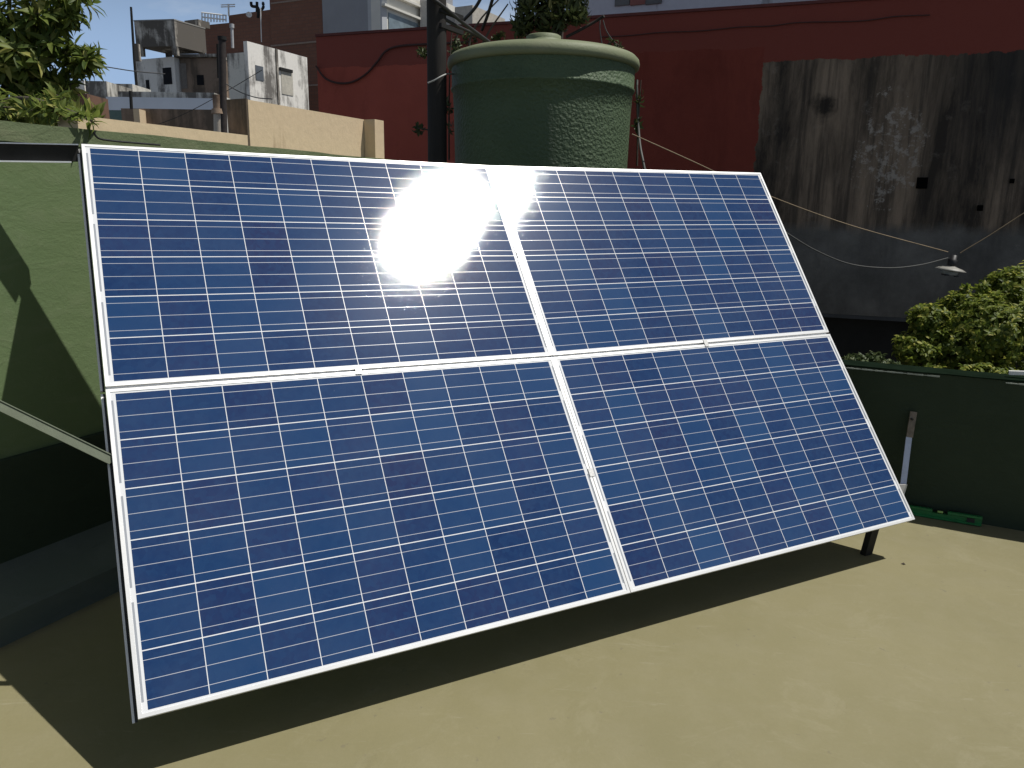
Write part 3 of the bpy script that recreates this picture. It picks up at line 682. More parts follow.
# ------------------------------------------------------------------ foliage
def leaf_mat(name, lo, hi, ye, tr=.25):
    k = N(name); g_ = k.n('ShaderNodeNewGeometry'); r = g_.outputs['Random Per Island']
    c = k.ramp(r, 0, 1, lo, hi); wn = k.n('ShaderNodeTexWhiteNoise', noise_dimensions='1D'); k.l(r, wn.inputs['W'])
    c = k.mix(k.ramp(wn.outputs['Value'], .80, .95), c, ye)
    k.set(c, .5, 0, .28)
    tl_ = k.n('ShaderNodeBsdfTranslucent'); k.l(c, tl_.inputs[0]); ms = k.n('ShaderNodeMixShader'); ms.inputs[0].default_value = tr
    k.l(k.b.outputs[0], ms.inputs[1]); k.l(tl_.outputs[0], ms.inputs[2]); k.l(ms.outputs[0], k.o.inputs[0]); return k.m
def leaf(mb, p, d, n, L, w, droop=.25):
    d = d.normalized(); s = d.cross(n)
    if s.length < 1e-3: s = d.cross(V((1, 0, 0)))
    s.normalize(); n = s.cross(d).normalized()
    m1 = p + d * L * .35 - n * L * droop * .10; m2 = p + d * L * .7 - n * L * droop * .35; tp = p + d * L * .98 - n * L * droop * .8
    c = .18 * w
    mb.add([p, m1 + s * w / 2 + n * c, m1, m1 - s * w / 2 + n * c, m2 + s * w * .36 + n * c, m2, m2 - s * w * .36 + n * c, tp],
           [(0, 2, 1), (0, 3, 2), (1, 2, 5, 4), (2, 3, 6, 5), (4, 5, 7), (5, 6, 7)], True)
def rv(): 
    while True:
        v = V((rnd.uniform(-1, 1), rnd.uniform(-1, 1), rnd.uniform(-1, 1)))
        if .05 < v.length < 1: return v
def crown(blobs, ntip, nleaf, L, w, droop=.3, shell=.45, upb=.35):
    """blobs: (centre, rx, ry, rz). leaf rosettes at twig tips near the surface"""
    mb = MB(); tips = []
    for (c, rx, ry, rz), nt_ in zip(blobs, ntip):
        for _ in range(nt_):
            v = rv().normalized(); r = shell + (1 - shell) * rnd.random() ** .6; r *= rnd.uniform(.88, 1.10)
            p = c + V((v.x * rx, v.y * ry, v.z * rz)) * r
            out = (V((v.x / rx, v.y / ry, v.z / rz)).normalized() + V((0, 0, upb)) + rv() * .35).normalized()
            tips.append((c, p))
            t1 = out.cross(V((.3, .5, .8))).normalized(); t2 = out.cross(t1)
            k0 = rnd.uniform(0, 6)
            for q in range(nleaf):
                a_ = k0 + q * 2.4 + rnd.uniform(-.3, .3); el = rnd.uniform(-.2, .75)
                d = (t1 * math.cos(a_) + t2 * math.sin(a_)) * math.cos(el) + out * math.sin(el)
                sc = rnd.uniform(.65, 1.15)
                leaf(mb, p - out * rnd.uniform(0, L * .5) + d * .005, d, out, L * sc, w * sc, droop * rnd.uniform(.4, 1.7))
    return mb, tips
M_bark = plain('bark_brown', (.07, .055, .04), .9, 0, .3, 20, .5)
# tree behind the left wall
LT = leaf_mat('broad_leaf_green', (.075, .12, .028), (.23, .28, .06), (.48, .46, .13), .5)
ty = 6.4
def bl(u, v, Y, rx, rz, ry=None): c = at(u, v, Y); return (c, rx / F * Y, (ry or rx) / F * Y, rz / F * Y)
blobs = [bl(-30, 40, ty, 60, 45), bl(28, 22, ty, 34, 26), bl(62, 12, ty, 20, 14), bl(78, 58, ty, 17, 14), bl(20, 66, ty, 34, 26), bl(-20, 100, ty, 50, 30),
         bl(38, 100, ty, 24, 16), bl(62, 112, ty - .3, 18, 9), bl(-60, -20, ty, 70, 50), bl(10, -20, ty, 55, 25), bl(88, 121, 4.9, 9, 5), bl(50, 45, ty, 16, 16), bl(66, -2, ty, 22, 12), bl(40, 80, ty, 18, 14), bl(66, 88, ty, 9, 8), bl(-5, 60, ty, 40, 50), bl(10, 112, ty - .3, 40, 16), bl(88, 62, ty, 13, 10)]
mb, tips = crown(blobs, [44, 30, 13, 15, 28, 44, 20, 14, 40, 22, 6, 7, 9, 13, 6, 40, 34, 9], 10, .15, .042, .35)
mbn, tn_ = crown([bl(60, 110, 3.45, 16, 7), bl(76, 115, 3.3, 11, 5), bl(86, 119, 3.22, 7, 3), bl(45, 110, 3.6, 20, 8), bl(20, 108, 3.7, 24, 10), bl(-15, 108, 3.8, 30, 10), bl(58, 96, 3.7, 10, 8)], [9, 5, 2, 12, 14, 14, 6], 8, .066, .020, .4)
o_ = len(mb.v); mb.v += mbn.v; mb.f += [[o_ + i for i in f_] for f_ in mbn.f]; mb.sm += mbn.sm
tr = empty('broadleaf_tree', V((-4.4, 6.6, GZ)), 'leafy tree with long glossy leaves over the left wall', 'tree')
mb.build('crown', LT, tr)
mb = MB(); base = V((-4.4, 6.6, GZ)); fork = V((-4.3, 6.5, 1.6)); mb.tube(curve_pts([base, V((-4.45, 6.6, -.8)), fork]), .13, 12, .09)
for (c, *_r) in blobs: mb.tube(curve_pts([fork - V((0, 0, .2)), fork.lerp(c, .5) + rv() * .08, c]), .035, 7, .012)
for c, p in tips[::2]: mb.tube([c, (c + p) / 2 + V((0, 0, .02)), p], .008, 4, .003)
mb.tube(curve_pts([fork, V((-3.4, 4.9, 2.0)), at(10, 100, 3.8), at(60, 108, 3.5), at(92, 121, 3.24)]), .02, 7, .004)
for c, p in tn_: mb.tube([c, (c + p) / 2, p], .004, 4, .002)
mb.build('trunk', M_bark, tr)
# bushy tree beyond the parapet on the right
LB = leaf_mat('small_leaf_green', (.075, .115, .020), (.25, .30, .045), (.52, .50, .11), .5)
by = 5.75
blobs = [bl(985, 330, by, 52, 40), bl(940, 345, by, 34, 24), bl(1010, 305, by + .2, 34, 32), bl(918, 352, by - .1, 20, 14), bl(960, 372, by - .15, 60, 18), bl(1040, 350, by, 60, 48), bl(1070, 300, by + .2, 60, 60), bl(925, 330, by + .05, 14, 12),
         bl(962, 306, by + .1, 12, 9), bl(1010, 279, by + .2, 14, 9), bl(1000, 385, by - .1, 60, 22), bl(965, 290, by + .1, 4, 6), bl(983, 288, by + .1, 5, 6), bl(928, 318, by, 20, 15), bl(960, 303, by + .1, 20, 12), bl(905, 345, by - .1, 12, 12), bl(1012, 285, by + .2, 24, 18)]
mb, tips = crown(blobs, [560, 250, 300, 90, 320, 340, 220, 48, 36, 48, 170, 6, 8, 90, 80, 40, 100], 9, .046, .024, .25, .55)
b2 = empty('bushy_tree', V((4.0, 6.3, GZ)), 'dense bright green bushy tree beyond the dark parapet', 'tree')
mb.build('crown', LB, b2)
mb = MB(); fork = V((3.7, 6.0, -.6)); mb.tube([V((4.0, 6.3, GZ)), V((3.9, 6.2, -2)), fork], .10, 10, .07)
for (c, *_r) in blobs: mb.tube(curve_pts([fork, fork.lerp(c, .5) + rv() * .06, c]), .03, 6, .012)
mb.build('trunk', M_bark, b2)
# low plant left of it
blobs = [bl(856, 359, 5.35, 12, 5), bl(874, 358, 5.35, 13, 5), bl(866, 366, 5.35, 24, 8), bl(890, 364, 5.35, 12, 5)]
mb, _t = crown(blobs, [22, 20, 30, 16], 9, .040, .020, .2)
b3 = empty('low_shrub', V((2.45, 5.5, GZ)), 'small pale green shrub peeping over the parapet beside the panels', 'shrub')
mb.build('foliage', leaf_mat('pale_leaf_green', (.05, .08, .03), (.10, .13, .05), (.2, .22, .1)), b3)
mb = MB()
for (c, *_r) in blobs: mb.tube([V((2.45, 5.5, GZ)), V((2.45, 5.5, -1.2)), c], .02, 6, .008)
mb.build('stem', M_bark, b3)
# hanging foliage above the tank
LD = leaf_mat('dark_hanging_leaf', (.035, .052, .020), (.085, .105, .036), (.15, .15, .06), .3)
hy = 7.6
blobs = [bl(528, 8, hy, 14, 22), bl(522, 28, hy, 9, 14), bl(552, 2, hy, 20, 22), bl(545, 20, hy, 10, 16), bl(572, 8, hy, 16, 18), bl(580, 18, hy, 11, 9), bl(545, -25, hy, 50, 26), bl(560, 26, hy, 12, 8)]
mb, tips = crown(blobs, [44, 22, 52, 26, 40, 18, 90, 14], 7, .085, .028, .9, .3, -.5)
b4 = empty('weeping_tree', V((.35, 8.3, GZ)), 'dark tree with drooping leaves hanging above the tank lid', 'tree')
mb.build('crown', LD, b4)
mb = MB(); fork = V((.40, 8.1, 3.6)); mb.tube([V((.35, 8.3, GZ)), V((.3, 8.25, 1)), fork, at(545, -25, hy)], .08, 10, .05)
for (c, *_r) in blobs: mb.tube(curve_pts([fork + V((0, 0, .4)), fork.lerp(c, .5) + V((0, 0, .25)), c]), .03, 6, .01)
mb.build('trunk', M_bark, b4)
# bare twigs of the climber between pole and foliage
def climber(label, spots, stems, L=.05, r=.008):
    root = empty('climbing_plant', V(stems[0][0]), label, 'climbing plant')
    mb, tps = crown([bl(*s) for s in spots], [max(3, int(s[3] * s[4] / 6)) for s in spots], 6, L, L * .5, .6, .3, -.2)
    mb.build('foliage', LD, root)
    for s in stems: mb = MB(); mb.tube(curve_pts(s), r, 5, r * .5); mb.build('stem', M_bark, root)
    return root
climber('dark creeper clinging to the pole beside the water tank',
        [(422, 53, 6.3, 6, 4), (419, 130, 6.35, 6, 4), (448, 105, 6.5, 4, 7), (450, 125, 6.5, 3, 6)],
        [[at(449, 160, 6.6), at(449, 110, 6.6), at(450, 60, 6.6), at(452, 30, 6.6)], [at(436, 60, 6.35), at(428, 54, 6.3), at(418, 52, 6.3)], [at(436, 134, 6.35), at(428, 130, 6.3), at(417, 128, 6.3)]])
climber('straggly creeper between the pole and the tank lid',
        [(495, 38, 7.4, 8, 4), (470, 38, 7.4, 8, 8), (455, 48, 7.2, 6, 10), (500, 36, 7.4, 6, 4)],
        [[at(455, 62, 7.2), at(456, 40, 7.2), at(462, 24, 7.2)], [at(470, 60, 7.3), at(470, 40, 7.3), at(480, 20, 7.3), at(502, -4, 7.3)], [at(480, 50, 7.3), at(490, 30, 7.3), at(508, 4, 7.3)]], r=.012)
climber('thin trailing creeper beside the right edge of the tank',
        [(639, 98, 6.6, 3, 6), (637, 125, 6.6, 2, 4), (612, 42, 7.4, 5, 3), (618, 46, 7.4, 3, 2)],
        [[at(637, 166, 6.6), at(638, 130, 6.6), at(640, 95, 6.6), at(641, 80, 6.6)], [at(606, 46, 7.4), at(612, 42, 7.4), at(620, 46, 7.4)]])

# ------------------------------------------------------------------ far buildings
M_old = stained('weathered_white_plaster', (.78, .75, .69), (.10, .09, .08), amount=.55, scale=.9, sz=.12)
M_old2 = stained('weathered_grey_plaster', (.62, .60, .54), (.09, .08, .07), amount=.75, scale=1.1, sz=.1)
M_conc = stained('stained_concrete', (.60, .56, .49), (.07, .06, .05), amount=.95, scale=1.3, sz=.12)
M_brownst = stained('brown_stained_plaster', (.26, .19, .14), (.10, .08, .06), amount=.6, scale=1.2)
M_bluegrey = plain('blue_grey_paint', (.60, .64, .70), .8, 0, .06, 1)
M_win = plain('dark_window_glass', (.012, .012, .014), .6, 0, .2, 2, .1, .004, .1)
M_frame = plain('pale_frame', (.72, .71, .68), .7)
def wallbox(mb, p0, p1, z0, z1, th):
    """vertical slab from p0 to p1 (seen from the camera), thickness away from the camera"""
    p0 = V((p0.x, p0.y, 0)); p1 = V((p1.x, p1.y, 0)); d = (p1 - p0).normalized(); n = V((-d.y, d.x, 0))
    if n.dot((p0 + p1) / 2) < 0: n = -n
    mb.prism([tuple(p0.xy), tuple(p1.xy), tuple((p1 + n * th).xy), tuple((p0 + n * th).xy)], z0, z1); return n
def facade(p0, p1):
    p0 = V((p0.x, p0.y, 0)); p1 = V((p1.x, p1.y, 0)); d = (p1 - p0).normalized(); n = V((-d.y, d.x, 0))
    if n.dot((p0 + p1) / 2) > 0: n = -n     # towards camera
    return p0, d, n
def rect_on(mb, fc, u0, v0, u1, v1, off, th=None):
    """upright rectangle on a facade covering the region sighted between two corners"""
    p0, d, n = fc
    a_ = onp(u0, v0, p0 + n * off, n); b_ = onp(u1, v1, p0 + n * off, n)
    c = (a_ + b_) / 2; w_ = abs((b_ - a_).dot(d)); h_ = abs(b_.z - a_.z); th = th or .08
    mb.box(c - n * th / 2, d, n, up, w_, th, h_); return c, w_, h_
def win(root, fc, u0, v0, u1, v1, frame=.12, mat=None, bars=(0, 0), name='window', bw=.05):
    p0, d, n = fc; mb = MB(); c, w_, h_ = rect_on(mb, fc, u0, v0, u1, v1, .03, .06)
    f_ = mb.build(name, mat or M_win, root)
    mb = MB(); t = frame
    for s_ in (-1, 1):
        mb.box(c + d * s_ * (w_ / 2 + t / 2) + n * .03, d, n, up, t, .14, h_ + 2 * t)
        mb.box(c + up * s_ * (h_ / 2 + t / 2) + n * .03, d, n, up, w_, .14, t)
    for i in range(bars[0]): mb.box(c + d * (w_ * ((i + 1) / (bars[0] + 1) - .5)) + n * .02, d, n, up, bw, .06, h_)
    for i in range(bars[1]): mb.box(c + up * (h_ * ((i + 1) / (bars[1] + 1) - .5)) + n * .022, d, n, up, w_, .06, .05)
    mb.build('frame', M_frame, f_); return f_
# old white house with door and windows
HZ = 9.9
q0 = lvl(134, 60, HZ); q1 = lvl(174, 56.5, HZ); q2 = lvl(214, 56, HZ)
oh = empty('old_house', V((q0.x, q0.y, GZ)), 'weathered white rooftop house with a door and small windows', 'building')
mb = MB(); wallbox(mb, q0, q1, GZ, HZ, 7); mb.build('wall', M_old, oh)
q1b = q1 + V((.2, .25, 0)); q2b = q2 + V((.2, .25, 0))
mb = MB(); wallbox(mb, q1b, q2b, GZ, HZ - .05, 7); mb.build('side_wall', M_brownst, oh)
mb = MB(); wallbox(mb, q1b - V((.2, .30, 0)), q2b - V((0, .30, 0)), HZ - .04, HZ + .12, 7.4); mb.build('roof_slab', M_conc, oh)
fa = facade(q0, q1); fb = facade(q1b, q2b)
win(oh, fa, 162.5, 68, 172, 84, .1, bars=(1, 2)); win(oh, fa, 145.5, 80, 149.5, 90, .08)
win(oh, fb, 196.5, 75, 204, 85, .1, bars=(1, 1))
win(oh, fb, 179.5, 63.5, 187.5, 88.5, .28, plain('grey_door', (.17, .15, .13), .7), name='door')
# concrete tank box on top
CZ = 11.6; c0 = lvl(174, 20.3, CZ); c1 = lvl(205, 29, CZ); c2 = lvl(134, 21.5, CZ)
zb = lvl(174, 46, 0).z; rr_ = ray(174, 46); zb = H0 + rr_.z * (c0.y / rr_.y)
ct = empty('concrete_tank', V((c0.x, c0.y, HZ)), 'stained concrete water box raised on posts over the old house', 'water tank')
c3 = c1 + c2 - c0
mb = MB(); mb.prism([tuple(c0.xy), tuple(c1.xy), tuple(c3.xy), tuple(c2.xy)], zb, CZ); mb.build('tank_box', M_conc, ct)
mb = MB(); ce = (c0 + c3) / 2
mb.prism([tuple((ce + (q - ce) * 1.015).xy) for q in (c0, c1, c3, c2)], CZ + .002, CZ + .07); mb.build('lid_slab', plain('grey_lid', (.25, .24, .22), .9), ct)
for q in (c0, c1, c2, c3):
    mb = MB(); w_ = ce + (q - ce) * .86; mb.box(V((w_.x, w_.y, (HZ + zb) / 2)), (1, 0, 0), (0, 1, 0), up, .3, .3, zb - HZ + .3)
    mb.build('post', M_conc, ct)
cc = (c1 * .7 + c0 * .3); mb = MB(); mb.box(V((cc.x - .3, cc.y + 1, CZ + .3)), A, Bv, up, .9, 1.1, .36); mb.build('hatch', M_conc, ct)
# tall thin aerial mast at left of house
ma = at(131, 7, 44); mbp = at(134.5, 62, 44)
mb = MB(); mb.tube([V((mbp.x, mbp.y, GZ)), mbp, ma], .09, 8, .06); tag(mb.build('aerial_mast', M_dark, loc=V((mbp.x, mbp.y, GZ))), 'thin dark mast standing left of the concrete water box', 'mast')
mb = MB(); w0 = at(136, 47, 45); w1 = at(138, 58, 45); mb.box((w0 + w1) / 2, (1, 0, 0), (0, 1, 0), up, .28, .28, (w0 - w1).length + .3)
tag(mb.build('concrete_post', M_conc, loc=w1), 'squat concrete post under the left end of the concrete box', 'post')
# white block to the right
BZ = 9.4; k0 = lvl(247, 41, BZ); k1 = lvl(307, 57.5, BZ); dl2 = (k1 - k0).normalized(); nn = V((-dl2.y, dl2.x, 0)); nn = nn if nn.x < 0 else -nn
wb = empty('white_block', V((k0.x, k0.y, GZ)), 'weathered white rooftop block with two windows facing right', 'building')
k2 = k0 + nn * 3.0
# end of shaded face seen at u=227
rr_ = ray(227, 60); # intersect sight line with line k0 + t*nn
t_ = (k0.x * rr_.y - k0.y * rr_.x) / (nn.y * rr_.x - nn.x * rr_.y); k2 = k0 + nn * t_
zs = H0 + ray(247, 52).z / ray(247, 52).y * k0.y
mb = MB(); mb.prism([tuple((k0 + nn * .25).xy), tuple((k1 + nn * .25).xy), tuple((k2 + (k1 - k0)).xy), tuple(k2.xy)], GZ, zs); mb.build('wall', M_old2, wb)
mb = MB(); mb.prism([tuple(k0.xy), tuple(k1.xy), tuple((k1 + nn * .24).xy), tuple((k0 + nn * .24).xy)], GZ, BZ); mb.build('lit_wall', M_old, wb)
fc = facade(k0, k1); fc = (fc[0], fc[1], -nn)
win(wb, fc, 255.5, 65, 264, 81, .10, plain('grey_pane', (.10, .11, .12), .3)); win(wb, fc, 281, 68, 293.5, 96, .12, plain('cream_shutter', (.48, .45, .38), .8), (0, 3))
mb = MB(); rect_on(mb, fc, 280.5, 67, 293, 73, .12, .1); mb.build('lintel', M_dark, wb)
mb = MB(); rect_on(mb, fc, 277.7, 49, 278.5, 104, .06, .06); mb.build('drain_pipe', M_conc, wb)
# grey-blue low fence wall and dark wall below
z_ = 6.9; a0 = at(70, 92, 37); a1 = at(213, 92, 37)
def simple_wall(name, u0, v0, u1, v1, Y0_, Y1_, mat, label, cat='wall', th=.3, z=None):
    a_ = at(u0, v0, Y0_); b_ = at(u1, v1, Y1_); z = z or (a_.z + b_.z) / 2
    mb = MB(); wallbox(mb, a_, b_, GZ, z, th); return tag(mb.build(name, mat, loc=V((a_.x, a_.y, GZ))), label, cat)
simple_wall('low_wall', 118, 93, 214, 91, 36, 36, M_old2, 'pale parapet band just below the old white house', th=2)
simple_wall('low_wall', 106, 99, 213, 96, 34, 34, M_bluegrey, 'smooth blue grey wall below the old white house')
simple_wall('low_wall', 50, 79, 84, 81, 38, 38, M_old, 'bright white plaster wall half hidden by the left tree', th=3)
simple_wall('box_shed', 85, 81.5, 106, 80.5, 37, 37, M_old2, 'pale concrete box beside the bright white wall', 'shed', th=2.5)
simple_wall('low_wall', 107, 84, 132, 83.5, 40, 40, M_old2, 'grey stained wall between the pale box and the old house', th=2)
simple_wall('garden_wall', 121, 109.5, 216, 108.5, 24, 24, M_brownst, 'dark brown stained wall above the tan wall')
simple_wall('garden_wall', 98, 110, 122, 110, 26, 26, plain('teal_panel', (.10, .16, .14), .7), 'low dull teal panel left of the brown stained wall')
simple_wall('brick_pier', 57, 93, 87, 94, 20, 20, stained('brick_brown', (.16, .09, .06), (.05, .04, .03), amount=.4, scale=3), 'brown brick pier half hidden by the left tree', 'pier', th=1)
simple_wall('gate_pier', 133, 109, 139, 109, 23.6, 23.6, M_tan, 'narrow tan pier in front of the brown stained wall', 'pier', th=.4)
0 and simple_wall('wall_pier', 233, 97.5, 246.6, 97.5, 8.6, 8.3, M_brownst, 'dark brown weathered end pier of the tan wall', 'pier', th=.3)
# dark tall pipe and clay flue
pb_ = at(222, 38, 12); mb = MB(); mb.tube([V((pb_.x, pb_.y, GZ)), at(223.5, 130, 12), pb_], .062, 12, .05)
pr = empty('flue_pipe', V((pb_.x, pb_.y, GZ)), 'tall dark rusty flue rising over the tan wall', 'chimney'); mb.build('pipe', plain('rusty_dark', (.035, .027, .024), .8, 0, .4, 15), pr)
mb = MB(); mb.tube([pb_ - V((0, 0, .03)), pb_ + V((0, 0, .02))], .062, 12); mb.build('cap', M_dark, pr)
mb = MB(); mb.tube([at(217.5, 44, 12.1), at(218.5, 78, 12.1)], .018, 8); mb.build('side_tube', M_dark, pr)
c_ = at(217.5, 96, 12); cl = empty('clay_flue', V((c_.x, c_.y, GZ)), 'short pale clay flue beside the tall dark one', 'chimney')
mb = MB(); cb_ = at(219, 131, 12); mb.tube([V((cb_.x, cb_.y, GZ)), cb_, at(218.5, 112, 12)], .075, 16, .07); mb.build('pipe', stained('clay_white', (.5, .44, .36), (.25, .14, .09), amount=.3, scale=6), cl)
mb = MB(); mb.tube([at(218.5, 114, 12), at(218.2, 109, 12)], .10, 16, .09); mb.tube([at(218.2, 109.5, 12), at(217.5, 95, 12)], .07, 16, .072); mb.build('collar', stained('clay_rust', (.33, .24, .17), (.10, .06, .04), amount=.5, scale=6), cl)
# brown brick building and grey tower
def mat_brick():
    k = N('brown_brick'); br = k.n('ShaderNodeTexBrick'); br.inputs['Scale'].default_value = 1.0
    br.inputs['Color1'].default_value = (.21, .10, .068, 1); br.inputs['Color2'].default_value = (.24, .118, .08, 1); br.inputs['Mortar'].default_value = (.16, .10, .075, 1)
    br.inputs['Brick Width'].default_value = .5; br.inputs['Row Height'].default_value = .22; br.inputs['Mortar Size'].default_value = .02
    c = k.n('ShaderNodeTexCoord'); sp_ = k.n('ShaderNodeSeparateXYZ'); cm = k.n('ShaderNodeCombineXYZ'); k.l(c.outputs['Object'], sp_.inputs[0])
    k.l(sp_.outputs[0], cm.inputs[0]); k.l(sp_.outputs[2], cm.inputs[1]); k.l(cm.outputs[0], br.inputs['Vector'])
    k.set(k.mix(k.math('MULTIPLY', k.noise(.4, 8, .7), .4), br.outputs[0], (.08, .035, .025)), .9, 0, .2); return k.m
M_brick = mat_brick()
TZ = 24
br = empty('brick_building', at(270, 60, 60) * 1, 'brown brick apartment block rising behind the white block', 'building')
mb = MB(); wallbox(mb, at(204, 24, 62), at(272, 24, 59.5), GZ, at(220, 22.5, 61).z, 10); mb.build('low_wing', M_brick, br)
mb = MB(); wallbox(mb, at(228.5, 14, 61.3), at(271.5, 14, 59.3), GZ, at(250, 11.5, 60).z, 8); mb.build('middle_wing', M_brick, br)
bt0, bt1 = at(270.5, 20, 59), at(322.5, 20, 57); mb = MB(); wallbox(mb, bt0, bt1, GZ, TZ, 12); mb.build('tower', M_brick, br)
fbk = facade(bt0, bt1)
for v0, v1 in ((46, 44.6), (3.5, 0.5), (88, 87)):
    mb = MB(); p0 = onp(271, v0, fbk[0] + fbk[2] * .03, fbk[2]); p1 = onp(322, v0 - 1.4, fbk[0] + fbk[2] * .03, fbk[2]); p1.z = p0.z; bar(mb, p0, p1, .10, .06, up); mb.build('floor_band', plain('pale_band', (.26, .20, .16), .9), br)
gt = empty('grey_building', at(345, 60, 56), 'modern grey and white apartment block behind the red wall', 'building')
g0, g1, g2 = at(322.7, 20, 56.9), at(368, 20, 55), at(382, 20, 54.4)
mb = MB(); wallbox(mb, g0, g1, GZ, TZ - 2, 10); mb.build('grey_wall', plain('grey_paint', (.27, .275, .29), .8, 0, .08, .5), gt)
mb = MB(); wallbox(mb, g1, g2, GZ, TZ - 2.1, .5); mb.build('corner_wall', plain('light_grey_paint', (.43, .44, .45), .8, 0, .08, .5), gt)
g3 = g2 + A * 13
mb = MB(); mb.prism([tuple((g2 + A * .01).xy), tuple(g3.xy), tuple((g3 - Bv * .85).xy), tuple((g2 - Bv * .85 + A * .01).xy)], GZ, 16.0); M_cream = plain('cream_paint', (.62, .60, .54), .8, 0, .05, 1); mb.build('side_wall', M_cream, gt)
fs_ = (V((g2.x, g2.y, 0)), A, Bv)
pa_ = onp(388, 12.5, fs_[0], Bv); pb2 = onp(417.5, 22, fs_[0], Bv); wl = (pb2 - pa_).dot(A); cw = fs_[0] + A * ((pa_ - fs_[0]).dot(A) + wl / 2)
zt_, zb_ = pa_.z, pa_.z - 2.2
M_cg = plain('curtained_glass', (.16, .20, .22), .3, 0, .35, 1.2)
mb = MB(); mb.box(V((cw.x, cw.y, (zt_ + zb_) / 2)) + Bv * .03, A, Bv, up, wl, .05, zt_ - zb_); wf_ = mb.build('window', M_cg, gt)
mb = MB()
for q in range(5): mb.box(V((cw.x, cw.y, (zt_ + zb_) / 2)) + A * wl * (q / 4 - .5) + Bv * .08, A, Bv, up, .16, .10, zt_ - zb_)
for zz_ in (zt_ + .09, zb_ - .09): mb.box(V((cw.x, cw.y, zz_)) + Bv * .08, A, Bv, up, wl + .16, .12, .18)
mb.build('frame', M_frame, wf_)
mb = MB()
for q in range(3): mb.box(V((cw.x, cw.y, zt_ - 1.15 - .25 * q)) + Bv * .45, A, Bv, up, wl * .8, .04, .05)
for q in range(5): mb.box(V((cw.x, cw.y, zt_ - 1.6)) + A * wl * .8 * (q / 4 - .5) + Bv * .45, A, Bv, up, .05, .05, .95)
mb.build('railing', M_white_line, gt)
for vv, hh in ((4.5, .14), (-9, .14)):
    p0 = onp(383, vv, fs_[0] + Bv * .16, Bv); p1 = p0 + A * 12; mb = MB(); bar(mb, p0, p1, hh, .3, up); mb.build('ledge', M_cream, gt)
mb = MB(); wallbox(mb, at(420, 2, 58), at(446, 6, 58), GZ, at(430, 0, 58).z, 4); mb.build('rear_wall', plain('warm_grey', (.40, .38, .35), .8), gt)
# beige house right of pole
e0_, e1_, e2_ = at(472.5, 5, 40), None, None
EZ = e0_.z; e1_ = lvl(505, 19, EZ)
be = empty('beige_building', V((e0_.x, e0_.y, GZ)), 'beige rendered building between the pole and the hanging tree', 'building')
dE = (e1_ - e0_).normalized(); nE = V((-dE.y, dE.x, 0)); nE = nE if nE.x < 0 else -nE
mb = MB(); mb.prism([tuple(e0_.xy), tuple(e1_.xy), tuple((e1_ + nE * 1.0).xy), tuple((e0_ + nE * 1.0).xy)], GZ, EZ); mb.build('wall', plain('beige_render', (.42, .385, .33), .85), be)
mb = MB(); wallbox(mb, at(446, 13, 41), at(474, 10, 41), GZ, at(460, 14, 41).z, 5); mb.build('rear_wall', plain('shaded_grey_render', (.32, .31, .29), .85), be)
# white building over the red wall, right of the hanging tree
M_wb = stained('cool_white_plaster', (.52, .53, .56), (.16, .15, .14), amount=.12, scale=1.5)
wh = empty('white_building', RP0 + RD * 3.8 - RN * 2 + V((0, 0, GZ)), 'cool white building above the red wall with a three part window', 'building')
w0, w1 = at(583, 10, 12.2), at(761, 0, 11.0)
mb = MB(); wallbox(mb, w0, w1, GZ, 8.5, 6); mb.build('wall', M_wb, wh)
w2 = at(1040, -30, 9.9); w1c = at(761.5, 0, 11.08)
mb = MB(); wallbox(mb, w1c, w2, GZ, 4.7, 6); mb.build('side_wall', stained('cool_white_stained', (.50, .51, .53), (.12, .11, .10), amount=.45, scale=2), wh)
fw_ = facade(w0, w1); M_wg = plain('grey_glass', (.10, .095, .085), .4, 0, .4, 3)
for (u0, u1, mm) in ((616, 629, M_wg), (631.5, 645, plain('red_curtain', (.25, .09, .07), .7)), (647, 661, M_wg)):
    win(wh, fw_, u0, -30, u1, 4.5 - (u0 - 616) * .05, .035, mm)
# ------------------------------------------------------------------ roof clutter
cb_ = at(245, 12, 59)
ch = empty('chimney_cowl', cb_, 'forked dark flue cowls on the brown brick roof', 'chimney')
mb = MB()
for pts in (((258, 18), (258, 8), (252, 6), (251, 2)), ((258, 12), (263, 8), (263, 2)), ((257, 12), (257, 2))):
    mb.tube(curve_pts([at(u, v, 58) for u, v in pts]), .10, 8)
mb.build('flue', M_dark, ch)
mb = MB(); mb.tube([at(260.5, 8, 57), at(261.5, 42, 57)], .035, 6); tag(mb.build('drain_pipe', M_frame, loc=at(261.5, 42, 57)), 'thin pale pipe running down the brown brick wall', 'pipe')
mb = MB(); mb.tube([at(231.8, 25, 50), at(232.6, 48, 50)], .09, 8); mb.tube([at(231.8, 24, 50), at(231.9, 28, 50)], .14, 8)
tag(mb.build('vent_pipe', plain('zinc_vent', (.45, .45, .45), .6), loc=at(232.6, 48, 50)), 'short pale vent pipe left of the white block', 'vent pipe')
mb = MB(); mb.tube([at(247.5, 40, 56) if False else at(228.4, 4, 60), at(228.8, 16, 60)], .06, 6)
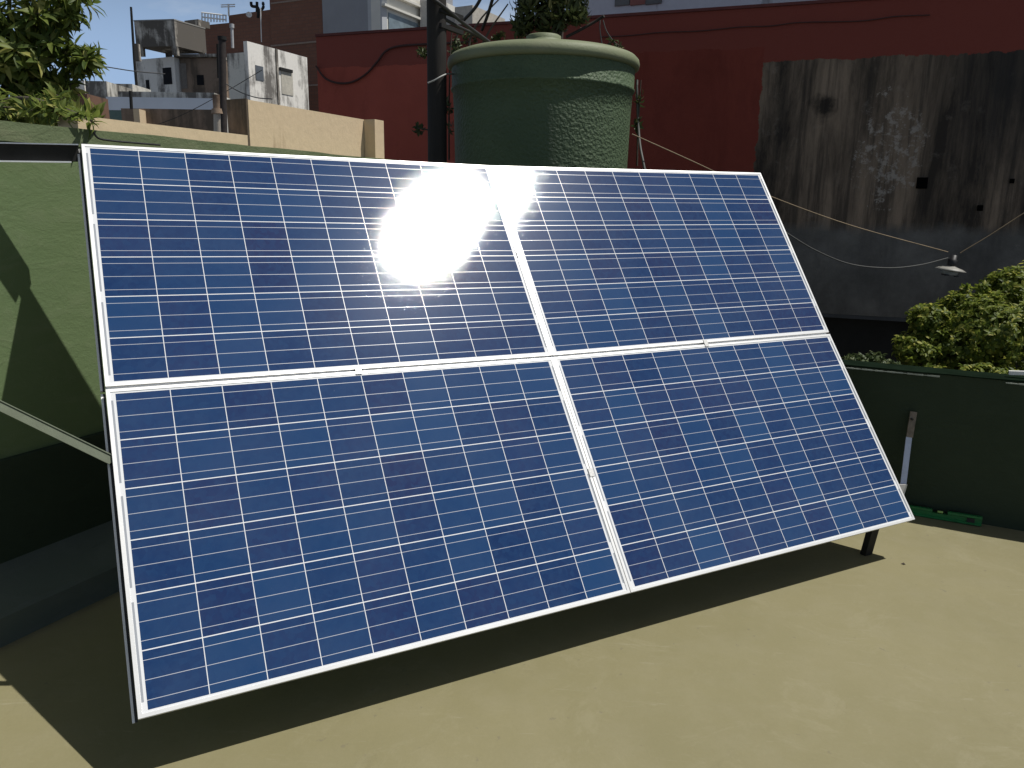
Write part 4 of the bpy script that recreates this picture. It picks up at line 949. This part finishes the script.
for v_ in (5, 7): mb.tube([at(221, v_, 60), at(235, v_ - .5, 60)], .04, 5)
tag(mb.build('tv_antenna', M_frame, loc=at(228.8, 16, 60)), 'small television aerial on the brown brick roof', 'antenna')
mb = MB()
for i in range(9): 
    u = 202 + i * 3; mb.tube([at(u, 13 + i * .4, 61), at(u, 22, 61)], .045, 5)
for v_ in (12.5, 17): mb.tube([at(201.5, v_, 61), at(226.5, v_ + 3, 61)], .05, 5)
tag(mb.build('roof_cage', M_frame, loc=at(201.5, 22, 61)), 'pale wire cage on the brown brick roof edge', 'cage')
mb = MB(); d0 = at(249, 15, 57.5); mb.lathe(d0, [(.01, -.07), (.12, -.04), (.20, .06), (.18, .06), (.10, -.03), (.01, -.05)], 20, V((.4, -1, .3)).normalized().to_track_quat('Z', 'Y'))
tag(mb.build('satellite_dish', M_frame, loc=d0), 'small pale satellite dish beside the forked flue cowls', 'dish')
wire('street_wire', [at(60, 62, 30), at(100, 66, 31), at(133, 71, 32), at(165, 74, 33)], .02, M_cable, 'faint dark wire crossing the sky beside the left tree')
wire('slack_wire', [at(150, 127, 22), at(175, 118, 22), at(200, 106, 22), at(232, 88, 22), at(262, 70, 22)], .009, M_cable, 'thin slack wire in front of the blue grey wall')
wire('slack_wire', [at(226, 84, 13), at(240, 92, 13), at(256, 97.5, 12.5), at(272, 99, 12)], .008, M_cable, 'thin wire from the dark flue to the tan wall')
mb = MB(); mb.tube([at(130.5, 91, 22), at(131.5, 109, 22)], .04, 6); tag(mb.build('thin_stake', M_dark, loc=at(131.5, 109, 22)), 'thin dark stake standing on the brown stained wall', 'stake')
# white pipe on the parapet at the right edge
wp = [at(1006, 378.5, 4.0), at(1024, 373.5, 4.1), at(1060, 363, 4.25)]
mb = MB(); q = onp(1008, 377, AB(PW + .05, 0), A); q2 = q + V((.5, -.24, .035)); bar(mb, V((q.x, q.y, .800)), V((q2.x, q2.y, .84)), .02, .02, up)
tag(mb.build('white_batten', plain('white_paint', (.75, .75, .73), .6), loc=q), 'white batten lying on top of the dark parapet', 'batten')
